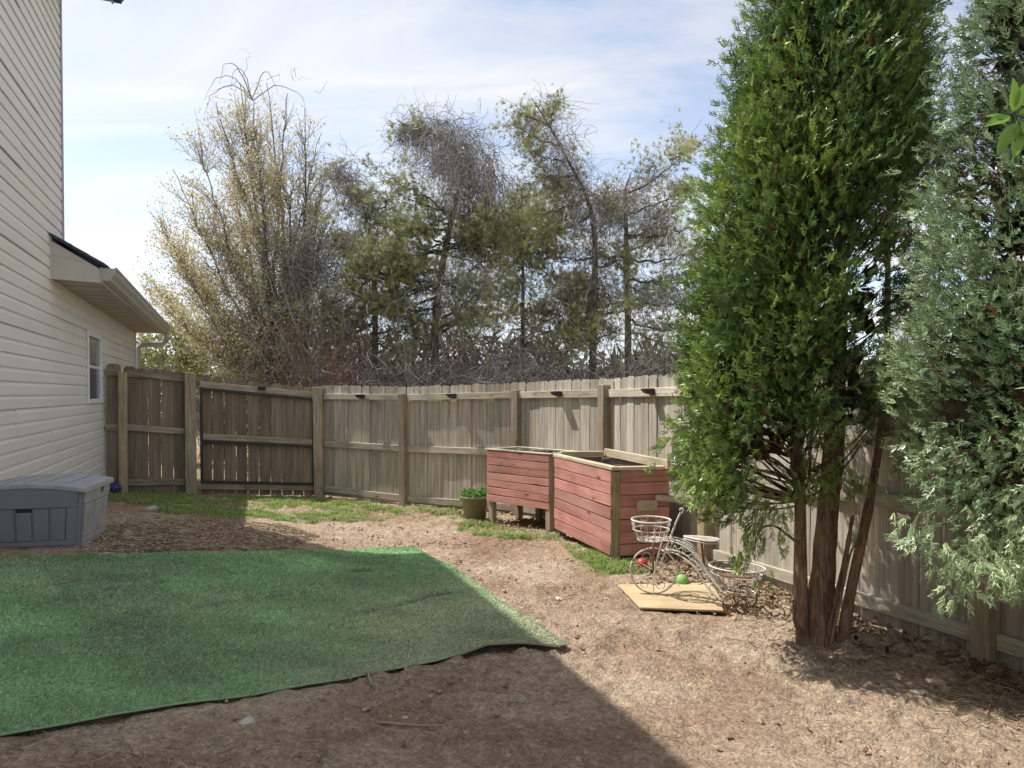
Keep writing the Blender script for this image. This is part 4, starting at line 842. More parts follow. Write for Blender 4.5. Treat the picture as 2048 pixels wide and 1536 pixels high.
def litter():
    # straw
    p = scatter_poly(YARD, 56000); keep = ~inpoly(p[:, 0], p[:, 1], TPOLY) | (rng.random(len(p)) < .05)
    edge = np.clip(1-np.abs((p[:, 0]-1.73)*.935+(p[:, 1]-6.0)*.354+.35)/.55, 0, 1)*(p[:, 1] < 6.3)
    den = np.clip((fbm(p[:, 0]*1.9, p[:, 1]*1.9, 3, 13)-.48)*1.2, .015, .22)+edge*.9
    mul = inpoly(p[:, 0], p[:, 1], np.array([G(u, v)[:2] for u, v in [(200,1060),(330,1040),(560,1050),(640,1075),(560,1102),(150,1114)]])); den = np.where(mul, 1, den)
    p = p[keep & (rng.random(len(p)) < den)]; 
    ex = scatter_poly(np.array([G(u, v)[:2] for u, v in [(200,1060),(330,1040),(560,1050),(640,1075),(560,1102),(150,1114)]]), 9000); p = np.concatenate([p, ex])
    ex = np.array([FP[7]*t+FP[6]*(1-t) for t in rng.uniform(.05, 1.25, 5000)])-np.array([.935, .354])*np.abs(rng.normal(size=(5000, 1)))*.3-np.array([.05, .02]); p = np.concatenate([p, ex])
    ex = np.array([-1.3, 2.35])+rng.normal(size=(350, 2))*[.22, .10]; p = np.concatenate([p, ex])
    n = len(p); az = rng.uniform(0, 6.28, n); L = rng.uniform(.02, .10, n)*np.where(rng.random(n) < .08, 2.3, 1); d = np.stack([np.cos(az), np.sin(az)], 1)
    c = rng.normal(size=(n, 2))*.18*L[:, None]; t = np.array([-.5, 0, .5])
    pts = p[:, None]+d[:, None]*(L[:, None]*t)[..., None]; pts[:, 1] += c
    z = T(pts[..., 0], pts[..., 1])+.006+rng.uniform(0, .016, (n, 3))+.022*inpoly(pts[..., 0], pts[..., 1], TPOLY)
    V, q = tubes(np.concatenate([pts, z[..., None]], 2), (rng.uniform(.0007, .0017, n)*np.clip(np.linalg.norm(p, axis=1)/3, .9, 2))[:, None]*np.ones((1, 3)), 3)
    base = np.array([[.46, .36, .25], [.33, .23, .15], [.20, .14, .10], [.55, .47, .36]])[rng.integers(0, 4, n)]*rng.uniform(.7, 1.2, (n, 1))
    o = link('straw_litter', me_np('straw_litter', V, q, M['litter'], False, np.repeat(base, 9, 0))); tag(o, 'dry straw and twig litter strewn over the bare dirt', 'litter', kind='stuff'); print('straw', n)
    # clods and chips
    p = scatter_poly(YARD, 60000); keep = ~inpoly(p[:, 0], p[:, 1], TPOLY); den = np.clip((fbm(p[:, 0]*2.3, p[:, 1]*2.3, 3, 23)-.4)*3, .06, 1); p = p[keep & (rng.random(len(p)) < den)]; n = len(p)
    oc = np.array([(1, 0, 0), (0, 1, 0), (-1, 0, 0), (0, -1, 0), (0, 0, .8), (0, 0, -.8)], float); of = np.array([(0, 1, 4), (1, 2, 4), (2, 3, 4), (3, 0, 4), (1, 0, 5), (2, 1, 5), (3, 2, 5), (0, 3, 5)])
    s = rng.lognormal(-5.2, .6, n).clip(.002, .018); az = rng.uniform(0, 6.28, n)
    jit = oc[None]*rng.uniform(.6, 1.4, (n, 6, 3))*s[:, None, None]; ca, sa = np.cos(az)[:, None], np.sin(az)[:, None]
    x = jit[..., 0]*ca-jit[..., 1]*sa; y = jit[..., 0]*sa+jit[..., 1]*ca; z = jit[..., 2]+(T(p[:, 0], p[:, 1])+s*.35+.004)[:, None]
    V = np.stack([x+p[:, 0:1], y+p[:, 1:2], z], -1).reshape(-1, 3); Fc = (of[None]+np.arange(n)[:, None, None]*6).reshape(-1, 3)
    col = np.array([.40, .29, .205])*rng.uniform(.5, 1.3, (n, 1)); pale = rng.random(n) < .07; col[pale] = np.array([.46, .40, .33])*rng.uniform(.7, 1.15, (pale.sum(), 1))
    o = link('dirt_clods', me_np('dirt_clods', V, Fc, M['litter'], False, np.repeat(col, 6, 0))); tag(o, 'crumbled dirt clods and small gravel on bare ground', 'gravel', kind='stuff'); print('clods', n)
    # curled dry leaves under planters and along the fence
    pl = [np.array([.25, 8.15])+rng.normal(size=(420, 2))*[.3, .2], np.array([FP[7]*t+FP[6]*(1-t) for t in rng.uniform(-.15, 1.1, 900)])-np.array([.935, .354])*np.abs(rng.normal(size=(900, 1)))*.22-np.array([.05, .02]), np.array([-.6, 9.0])+rng.normal(size=(120, 2))*[.35, .1], np.array([1.35, 5.5])+rng.normal(size=(260, 2))*[.16, .25]]
    p = np.concatenate(pl); n = len(p); pos = np.stack([p[:, 0], p[:, 1], T(p[:, 0], p[:, 1])+rng.uniform(.004, .03, n)], 1)
    f = rng.normal(size=(n, 3)); f[:, 2] *= .35; nr = rng.normal(size=(n, 3))*.5+[0, 0, 1]
    lv = np.array([(0, 0, 0), (.3, .4, .18), (0, 1, .1), (-.3, .4, .18), (0, .45, -.05)]); lf_ = np.array([[0, 1, 4], [1, 2, 4], [2, 3, 4], [3, 0, 4]])
    V, Fc, Cc = instance(lv, lf_, pos, f, nr, rng.uniform(.03, .06, n), np.array([[.30, .19, .115], [.21, .13, .085], [.36, .27, .19]])[rng.integers(0, 3, n)]*rng.uniform(.7, 1.2, (n, 1)))
    o = link('leaf_litter', me_np('leaf_litter', V, Fc, M['litter'], False, Cc)); tag(o, 'curled brown dead leaves under planters and along fence', 'leaf litter', kind='stuff')
litter()
# single sticks and stones
def stick(pix, r, label):
    pts = [G(u, v)+[0, 0, .016] for u, v in pix]; c = np.array(pts[0]); mb = MB(); q = poly_s(np.array(pts)-c, 5*len(pts)); mb.tube(q, np.linspace(r, r*.5, len(q)), 6)
    o = mb.build('fallen_stick', M['stick'], None, True, c); tag(o, label, 'stick', 'fallen sticks')
stick([(762, 1452), (820, 1457), (868, 1459), (897, 1455)], .006, 'straight dry stick on dark shaded dirt, bottom centre')
stick([(948, 1403), (1000, 1409), (1050, 1411), (1090, 1417), (1118, 1404)], .005, 'wavy thin stick on shaded dirt below turf corner')
stick([(1088, 1450), (1093, 1437)], .004, 'tiny stick standing out on shaded dirt near bottom centre')
stick([(1446, 1280), (1490, 1287), (1537, 1298)], .005, 'pale straight stick on sunny dirt left of tree trunks')
stick([(735, 1352), (742, 1372), (752, 1378)], .008, 'short bent twig under the front turf edge')
stick([(144, 1144), (152, 1138), (163, 1131)], .004, 'small pale twig lying on the turf near box')
stick([(1098, 1131), (1120, 1134), (1150, 1143)], .004, 'thin twig on sunny dirt before the larger planter')
stick([(40, 1510), (90, 1490), (120, 1478)], .007, 'grey wood splinter by turf edge in bottom left corner')
def stone(u, v, s, label, mat='stone'):
    p = G(u, v); bm = bmesh.new(); bmesh.ops.create_icosphere(bm, subdivisions=2, radius=1); r_ = random.Random(u)
    for w in bm.verts: w.co *= 1+r_.uniform(-.22, .22)
    for w in bm.verts: w.co = Vector((w.co.x*s, w.co.y*s*.7, w.co.z*s*.42))
    tag(link('stone', bm_mesh('stone', bm, M[mat]), None, (p[0], p[1], p[2]+s*.2), (0, 0, r_.uniform(0, 3))), label, 'stone', 'loose stones')
for u, v, s, l in [(307, 1021, .075, 'flat pale stone on grass in front of gate post'), (297, 1511, .018, 'pale stone on shaded dirt, bottom left'), (495, 1448, .045, 'pale clay lump on shaded dirt below turf'), (808, 1437, .016, 'small white stone on shaded dirt under turf middle'),
      (905, 1485, .015, 'small cream pebble on shaded dirt, bottom centre'), (1117, 1199, .03, 'brown stone on sunny dirt right of turf edge'), (1380, 1379, .016, 'white pebble on sunny dirt, lower right'), (926, 1466, .016, 'grey pebble on shaded dirt beside straight stick'), (1840, 1390, .04, 'grey stone on mulch under the right evergreen')]: stone(u, v, s, l)
# landscape edging
ed = root('landscape_edging', G(1745, 1300), 'broken black landscape edging with two stakes beside tree base', 'edging'); e0 = np.array(ed.location)
for (u, v, h) in [(1712, 1289, .055), (1774, 1313, .06)]:
    q = G(u, v)-e0; link('stake', bm_mesh('stake', box_bm(-.008, .008, -.006, .006, -.03, h, .002), M['black_plastic']), ed, q, (0, 0, .4))
a, b = G(1712, 1289)-e0, G(1774, 1313)-e0; beam('edging_strip', a+[0, 0, .004], b+[0, 0, .004], .006, .03, M['black_plastic'], ed)

# ------------------------------------------------------------------ foliage helpers
def spray_tpl(seed):
    g = np.random.default_rng(seed); V = []; Fq = []
    def dia(p0, p1, w, z0=0, z1=0):
        p0 = np.array(p0, float); p1 = np.array(p1, float); d = p1-p0; s = np.array([-d[1], d[0]])/np.linalg.norm(d)*w*.95; m = p0+d*.12; i = len(V)
        V.extend([(m[0]+s[0], m[1]+s[1], z0+.02), (m[0]-s[0], m[1]-s[1], z0-.02), (p1[0], p1[1], z1)]); Fq.append((i, i+1, i+2))
    dia((0, 0), (g.normal()*.08, 1), .032, 0, g.normal()*.12)
    for y in (.08, .26, .46, .66):
        for s in (-1, 1):
            yy = y+g.uniform(-.05, .08); L = g.uniform(.34, .56)*(1-.35*y); an_ = g.uniform(.4, .8); e = (s*L*math.sin(an_), yy+L*math.cos(an_)); z1 = g.normal()*.12
            dia((0, yy), e, .042, 0, z1)
            if y < .5: m_ = (e[0]*.42, yy+(e[1]-yy)*.42); dia(m_, (m_[0]+s*L*.10, m_[1]+L*.58), .036, z1*.4, g.normal()*.1)
    return np.array(V), np.array(Fq)
SPRS = [spray_tpl(k) for k in range(5)]
def arborvitae(name, label, base, crown_c, prof, trunks, nclump, theta_bias, lean=(0, 0), sunny=(.37, .50, .105), dark=(.08, .165, .06), seed=1, scale=1.0, hang=0.0, extra=None, thin=None):
    """prof: list of (z above the ground, radius)"""
    global rng; old = rng; rng = np.random.default_rng(seed)
    zg = float(T(*base)); rt = root(name, (base[0], base[1], zg), label, 'tree', 'tall evergreens by the fence')
    pz_ = np.array(prof)
    for tr in trunks:
        mb = MB(); p = poly_s(tr['p'], 22); r_ = np.interp(np.linspace(0, 1, 22), np.linspace(0, 1, len(tr['r'])), tr['r'])*(1+.10*rng.normal(size=22)); mb.tube(p-[base[0], base[1], zg], r_, 10); mb.build('trunk', M['bark_arb'], rt)
    z = rng.uniform(pz_[0, 0], pz_[-1, 0], nclump*4); rad = np.interp(z, pz_[:, 0], pz_[:, 1]); keep = rng.random(len(z)) < rad/rad.max(); z = z[keep][:nclump]; n = len(z)
    th = rng.uniform(0, 2*math.pi, n); bk = (np.sin(th) > .35) & (rng.random(n) < .5); th[bk] = -th[bk]; rad = np.interp(z, pz_[:, 0], pz_[:, 1])*(.74+.42*vnoise(th*2.6, z*2.6, seed))*rng.uniform(.86, 1.04, n)
    if thin is not None:
        ok = ~thin(th, z); th, z, rad = th[ok], z[ok], rad[ok]; n = len(z)
    cx = crown_c[0]-base[0]+lean[0]*z; cy = crown_c[1]-base[1]+lean[1]*z
    cc = np.stack([cx+rad*np.cos(th), cy+rad*np.sin(th), z], 1)
    out = np.stack([np.cos(th), np.sin(th), np.zeros(n)], 1)
    m = 24; k = np.repeat(np.arange(n), m); N_ = len(k)
    cr = rng.uniform(.08, .15, n)[k]*scale
    loc = np.clip(rng.normal(size=(N_, 3)), -1.5, 1.5)*[.6, .6, .9]; pos = cc[k]+loc*cr[:, None]-out[k]*.03
    up = np.where(z < pz_[0, 0]+.45, -.25-hang, .62)[k]
    fwd = out[k]*.8+np.stack([0*up, 0*up, up], 1)+rng.normal(size=(N_, 3))*.42
    nr = np.cross(out[k], [0, 0, 1])+rng.normal(size=(N_, 3))*.55
    sz = rng.uniform(.05, .098, N_)*scale
    ct = rng.random(n)[k]; ext = np.clip((loc*out[k]).sum(1)*.5+.5, 0, 1)
    g = np.clip(.02+.75*ct*vnoise(th*3.1, z*2.3, seed+3)[k]*1.5+.45*(vnoise(th*2.6, z*2.6, seed)[k]-.4)+rng.normal(size=N_)*.14, 0, 1)  # sunlit tips and shaded hollows put into colour, along with new growth
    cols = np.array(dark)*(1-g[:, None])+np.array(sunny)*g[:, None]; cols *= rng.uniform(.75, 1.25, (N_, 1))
    br = rng.random(N_) < .025; cols[br] = np.array([.19, .105, .05])*rng.uniform(.6, 1.2, (br.sum(), 1))
    # inner fill: browns are dead sprays, dark greens paint the inner shade
    ni = nclump*5; zi = rng.uniform(pz_[0, 0]+.1, pz_[-1, 0]-.1, ni); ti = rng.uniform(0, 6.283, ni); ri = np.interp(zi, pz_[:, 0], pz_[:, 1])*np.sqrt(rng.uniform(.12, .80, ni))
    if thin is not None: ok = ~thin(ti, zi); zi, ti, ri = zi[ok], ti[ok], ri[ok]; ni = len(zi)
    pi_ = np.stack([crown_c[0]-base[0]+lean[0]*zi+ri*np.cos(ti), crown_c[1]-base[1]+lean[1]*zi+ri*np.sin(ti), zi], 1)
    fi = np.stack([np.cos(ti), np.sin(ti), rng.uniform(-.3, .8, ni)], 1)+rng.normal(size=(ni, 3))*.3
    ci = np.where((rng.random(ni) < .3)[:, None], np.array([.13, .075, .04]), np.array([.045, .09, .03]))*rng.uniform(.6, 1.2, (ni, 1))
    P_ = [pos, pi_]; F_ = [fwd, fi]; N2 = [nr, rnd_unit(ni)]; S_ = [sz, rng.uniform(.06, .11, ni)*scale]; C_ = [cols, ci]
    # extra hanging fronds given as (points, spread, count)
    for (pc, sp, cnt, dirv) in (extra or []):
        q = np.array(pc)-[base[0], base[1], zg]+np.clip(rng.normal(size=(cnt, 3)), -1.6, 1.6)*np.array(sp); P_.append(q); F_.append(np.array(dirv)+rng.normal(size=(cnt, 3))*.38); N2.append(rnd_unit(cnt)); S_.append(rng.uniform(.05, .095, cnt)*scale)
        gg = rng.uniform(.2, 1, (cnt, 1)); C_.append((np.array(dark)*(1-gg)+np.array(sunny)*gg)*rng.uniform(.8, 1.2, (cnt, 1)))
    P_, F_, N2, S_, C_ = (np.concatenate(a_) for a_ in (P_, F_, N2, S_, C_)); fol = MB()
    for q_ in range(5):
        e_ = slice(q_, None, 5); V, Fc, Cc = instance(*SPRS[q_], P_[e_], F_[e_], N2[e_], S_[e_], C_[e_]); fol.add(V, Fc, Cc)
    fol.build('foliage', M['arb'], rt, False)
    # dark leaf cards packed inside the crown, coloured as its shaded gaps
    nd = nclump*4; zi = rng.uniform(pz_[0, 0]+.25, pz_[-1, 0]-.15, nd); ti = rng.uniform(0, 6.283, nd); ri = np.interp(zi, pz_[:, 0], pz_[:, 1])*np.sqrt(rng.uniform(.0, .45, nd))
    if thin is not None: ok = ~thin(ti, zi); zi, ti, ri = zi[ok], ti[ok], ri[ok]; nd = len(zi)
    pd = np.stack([crown_c[0]-base[0]+lean[0]*zi+ri*np.cos(ti), crown_c[1]-base[1]+lean[1]*zi+ri*np.sin(ti), zi], 1)
    V, Fc, Cc = instance(*LT, pd, rnd_unit(nd)+[0, 0, .6], rnd_unit(nd), rng.uniform(.08, .17, nd), np.array([[.075, .055, .033], [.05, .07, .03]])[rng.integers(0, 2, nd)]*rng.uniform(.6, 1.3, (nd, 1))); link('inner_shade_cards', me_np('inner_shade_cards', V, Fc, M['arb'], False, Cc), rt)
    # branches from the stems out to the clumps
    nb2 = min(n, 380); sel = rng.choice(n, nb2, replace=False); A = np.stack([.5*cx[sel]*(z[sel] > 1.6)-.08+rng.normal(size=nb2)*.03, cy[sel]*.5+rng.normal(size=nb2)*.03, np.maximum(cc[sel, 2]-rng.uniform(.25, .6, nb2), .85)], 1); B = cc[sel]; Mi = (A+B)/2+np.stack([0*rad[sel], 0*rad[sel], -.10+0*rad[sel]], 1)+rng.normal(size=(nb2, 3))*.04
    t = np.linspace(0, 1, 7)[None, :, None]; cur = (1-t)**2*A[:, None]+2*t*(1-t)*Mi[:, None]+t*t*B[:, None]
    V, q = tubes(cur, np.linspace(.0065, .002, 7)[None]*rng.uniform(.6, 1.5, (nb2, 1)), 4)
    link('branch', me_np('branch', V, q, M['twig'], True, np.repeat(np.array([[.10, .066, .045]])*rng.uniform(.6, 1.3, (nb2, 1)), 28, 0)), rt)
    print(name, len(V)); rng = old
    return rt, zg
b1 = (1.80, 4.02)
def Tq(u, v, d): p = P(u, v, d); return (p[0], p[1], p[2])
tr1 = [dict(p=[Tq(1606, 1290, 4.0), Tq(1601, 1180, 4.0), Tq(1600, 1000, 3.98), Tq(1592, 880, 3.98), Tq(1600, 600, 3.98), Tq(1640, 200, 4.0), Tq(1650, -150, 4.0)], r=[.044, .036, .034, .032, .032, .024, .012]),
       dict(p=[Tq(1630, 1297, 4.0), Tq(1637, 1160, 4.02), Tq(1652, 1000, 4.05), Tq(1662, 880, 4.08), Tq(1675, 600, 4.12), Tq(1690, 200, 4.15), Tq(1690, -250, 4.15)], r=[.062, .050, .046, .043, .042, .03, .012]),
       dict(p=[Tq(1662, 1284, 4.1), Tq(1660, 1160, 4.12), Tq(1670, 1000, 4.14), Tq(1680, 880, 4.16), Tq(1690, 560, 4.2)], r=[.034, .03, .028, .026, .018]),
       dict(p=[Tq(1683, 1295, 4.0), Tq(1702, 1180, 4.02), Tq(1728, 1060, 4.05), Tq(1752, 930, 4.08), Tq(1772, 760, 4.12), Tq(1776, 500, 4.2), Tq(1780, 250, 4.2)], r=[.036, .030, .028, .026, .022, .017, .008]),
       dict(p=[Tq(1652, 1288, 3.98), Tq(1672, 1200, 4.0), Tq(1690, 1120, 4.0), Tq(1706, 1030, 4.0)], r=[.02, .018, .015, .009]),
       dict(p=[Tq(1660, 1292, 3.95), Tq(1682, 1190, 3.95), Tq(1700, 1110, 3.95), Tq(1716, 1080, 3.95)], r=[.011, .009, .007, .004]),
       dict(p=[Tq(1603, 1270, 3.95), Tq(1590, 1240, 3.9), Tq(1586, 1200, 3.88)], r=[.018, .012, .004]),
       dict(p=[Tq(1600, 985, 3.97), Tq(1570, 955, 3.9), Tq(1515, 940, 3.85), Tq(1450, 935, 3.8), Tq(1410, 960, 3.75)], r=[.016, .013, .010, .008, .004]),
       dict(p=[Tq(1598, 1010, 3.97), Tq(1560, 985, 3.9), Tq(1500, 975, 3.86), Tq(1430, 990, 3.8)], r=[.012, .009, .007, .004]),
       dict(p=[Tq(1602, 1092, 3.97), Tq(1575, 1070, 3.9), Tq(1548, 1052, 3.85), Tq(1520, 1060, 3.8), Tq(1505, 1110, 3.78)], r=[.011, .009, .006, .005, .003]),
       dict(p=[Tq(1600, 940, 3.97), Tq(1560, 890, 3.9), Tq(1500, 880, 3.86), Tq(1440, 905, 3.8)], r=[.013, .010, .007, .004]),
       dict(p=[Tq(1600, 965, 3.97), Tq(1540, 915, 4.0), Tq(1480, 925, 4.05), Tq(1440, 965, 4.1)], r=[.011, .008, .006, .003])]
def thin1(th, z):                                    # the side facing the fence and the right-hand neighbour is open low down
    a = np.cos(th-R(-12)); return (z < 1.28) & (a > -.55) | (z < 2.6) & (a > .25) & (np.sin(z*9+th*3) > -.7)
ex1 = [(Tq(1540, 1010, 3.8), (.07, .05, .05), 60, (-.3, -.2, -1)), (Tq(1515, 1070, 3.78), (.05, .04, .07), 60, (-.25, -.1, -1)), (Tq(1480, 1110, 3.78), (.035, .03, .035), 26, (-.3, 0, -1)), (Tq(1565, 1060, 3.8), (.03, .03, .06), 22, (0, -.1, -1)), (Tq(1530, 1150, 3.76), (.02, .02, .03), 14, (0, 0, -1)),
       (Tq(1410, 960, 3.75), (.09, .08, .07), 130, (-.4, -.2, -.9)), (Tq(1450, 940, 3.8), (.08, .08, .05), 70, (-.3, -.2, -.8)), (Tq(1650, 940, 3.9), (.07, .05, .10), 120, (0, -.3, -.8)), (Tq(1600, 950, 3.85), (.06, .04, .07), 60, (0, -.3, -.8)), (Tq(1720, 965, 3.95), (.05, .05, .03), 45, (.2, -.2, -.6))]
arborvitae('arborvitae', 'tall dense dark green arborvitae with several bare brown trunks', b1, (1.47, 4.05), [(.85, .42), (1.1, .60), (1.5, .65), (2.0, .65), (2.6, .60), (3.2, .52), (3.8, .42), (4.5, .30), (5.2, .10)], tr1, 1250, None, lean=(.115, 0), seed=5, thin=thin1, extra=ex1)
b2 = (2.52, 2.95)
tz = float(T(*b2))
tr2 = [dict(p=[(2.52, 2.95, tz-.05), (2.53, 2.95, 1.0), (2.55, 2.96, 2.5), (2.56, 2.96, 4.6)], r=[.075, .06, .045, .012]), dict(p=[(2.60, 3.0, tz-.05), (2.66, 3.03, 1.2), (2.68, 3.05, 3.0)], r=[.05, .04, .02])]
ex2 = [(Tq(1900, 1120, 2.7), (.06, .05, .05), 60, (-.3, -.2, -1)), (Tq(1935, 1175, 2.66), (.025, .02, .05), 16, (0, 0, -1)), (Tq(1890, 1190, 2.85), (.03, .02, .03), 14, (-.2, 0, -1)), (Tq(1990, 1120, 2.6), (.08, .05, .06), 60, (0, -.3, -1)), (Tq(1830, 1060, 2.8), (.06, .05, .05), 40, (-.5, -.2, -.7)), (Tq(2030, 1150, 2.6), (.05, .05, .05), 120, (0, -.2, -1))]
def thin2(th, z): return (np.sin(z*7.3+th*5) > .72) & (z > 1.9)
arborvitae('arborvitae', 'lighter feathery green arborvitae filling the right edge', b2, (2.50, 2.95), [(.80, .46), (1.0, .64), (1.3, .70), (1.8, .70), (2.3, .64), (3.1, .52), (3.8, .36), (4.5, .1)], tr2, 960, None, lean=(.005, 0), sunny=(.50, .62, .34), dark=(.17, .27, .14), seed=9, scale=.92, hang=.3, extra=ex2, thin=thin2)  # paler leaf pair carries the sun's whitish sheen in its colour

# broadleaf sapling whose twig reaches in at the right edge
sp_ = (2.25, 2.0); szg = float(T(*sp_))
st_ = root('broadleaf_sapling', (sp_[0], sp_[1], szg), 'bright green broadleaf sapling with twig reaching in at right edge', 'tree')
o3 = np.array([sp_[0], sp_[1], szg]); mb = MB(); mb.tube(poly_s([(0, 0, -.05), (.02, 0, .8), (-.02, .02, 1.7), (.0, .0, 2.5)], 14), np.linspace(.022, .008, 14), 7)
tipc = P(2032, 230, 2.05); mb.tube(poly_s([(-.01, .01, 1.75), tuple((tipc-o3)*.5+np.array([0, 0, 1.0])), tuple(tipc-o3)], 10), np.linspace(.008, .003, 10), 6); mb.build('trunk', M['bark_grey'], st_)
lv = []; 
big = np.array([(0, 0, 0), (.16, .25, .05), (.19, .5, .06), (.10, .8, .02), (0, 1, -.06), (-.10, .8, .02), (-.19, .5, .06), (-.16, .25, .05), (0, .25, .0), (0, .5, .0), (0, .8, -.02)])
bigF = np.array([(0, 1, 8, 8), (1, 2, 9, 8), (2, 3, 10, 9), (3, 4, 10, 10), (0, 8, 7, 7), (8, 9, 6, 7), (9, 10, 5, 6), (10, 4, 5, 5)])
bm3 = np.array([(0, 1, 8), (1, 2, 9), (1, 9, 8), (2, 3, 10), (2, 10, 9), (3, 4, 10), (0, 8, 7), (8, 9, 6), (8, 6, 7), (9, 10, 5), (9, 5, 6), (10, 4, 5)])
lm = me_np('leaf', big, bm3, M['leaf'], True, np.tile(np.array([[.20, .36, .06]]), (11, 1)))
def put_leaf(p, d, nrm, s):
    y = Vector(d).normalized(); x = y.cross(Vector(nrm)).normalized(); z = x.cross(y); o = link('leaf', lm, st_, Vector(p)-Vector(o3), Matrix((x, y, z)).transposed().to_quaternion(), (s, s, s))
for (u, v, du, dv, s) in [(2022, 232, -38, 14, .095), (2025, 225, 2, -40, .10), (2030, 222, 16, -36, .10), (2030, 245, -26, 45, .11), (2035, 245, 2, 48, .10), (2040, 240, 20, 40, .10), (2020, 238, -36, -6, .07), (2038, 228, 30, -20, .10), (2040, 262, -10, 44, .10), (2046, 230, 20, 5, .1)]:
    a = P(u, v, 2.05); b = P(u+du, v+dv, 2.05+random.uniform(-.03, .03)); put_leaf(a, b-a, (random.uniform(-.4, .4), -1, random.uniform(-.2, .8)), s)
for k in range(60):
    a = rng.uniform(0, 6.28); p = o3+np.array([.12*math.cos(a)+.12, .22*math.sin(a), rng.uniform(1.3, 2.5)])
    if p[0]/p[1] > .80: put_leaf(p, (math.cos(a), math.sin(a), rng.uniform(-.5, .4)), (0, 0, 1), rng.uniform(.08, .11))

# ------------------------------------------------------------------ trees beyond the fence
TW = np.array([[.25, .235, .225], [.36, .34, .325], [.46, .44, .42], [.15, .132, .122], [.27, .225, .20]])
def curves(A, B, sag, n, jit, L=None):
    """batch of curved twigs from A to B; sag moves the middle"""
    t = np.linspace(0, 1, n)[None, :, None]; Mi = (A+B)/2+sag; c = (1-t)**2*A[:, None]+2*t*(1-t)*Mi[:, None]+t*t*B[:, None]
    w = rng.normal(size=c.shape)*jit; w[:, 0] = 0; return c+w
def addtw(mb, c, r0, r1, cols=None, sides=3):
    n = c.shape[1]; C = len(c); k = TW[rng.integers(0, len(TW), C)]*rng.uniform(.7, 1.25, (C, 1)) if cols is None else cols
    V, q = tubes(c, np.linspace(1, 0, n)[None]*(np.broadcast_to(r0, (C,))-r1)[:, None]+r1, sides); mb.add(V, q, np.repeat(k, n*sides, 0))
NT_V = []; NT_F = []
_r = np.random.default_rng(2)
for k in range(16):
    a = k*2.4; e = .35+.6*_r.random(); d = np.array([math.cos(a)*e, .25+.75*_r.random(), math.sin(a)*e]); d /= np.linalg.norm(d); s = np.cross(d, [.3, .2, 1]); s = s/np.linalg.norm(s)*.035; o_ = np.array([0, _r.random()*.4, 0]); i = len(NT_V)
    NT_V += [tuple(o_-s), tuple(o_+s), tuple(o_+d*.8)]; NT_F.append((i, i+1, i+2))
NT = (np.array(NT_V), np.array(NT_F))
def tree_root(name, u, d, label, group=None):
    p = P(u, 780, d); z = float(T(p[0], p[1])); return root(name, (p[0], p[1], z), label, 'tree', group), np.array([p[0], p[1], z])
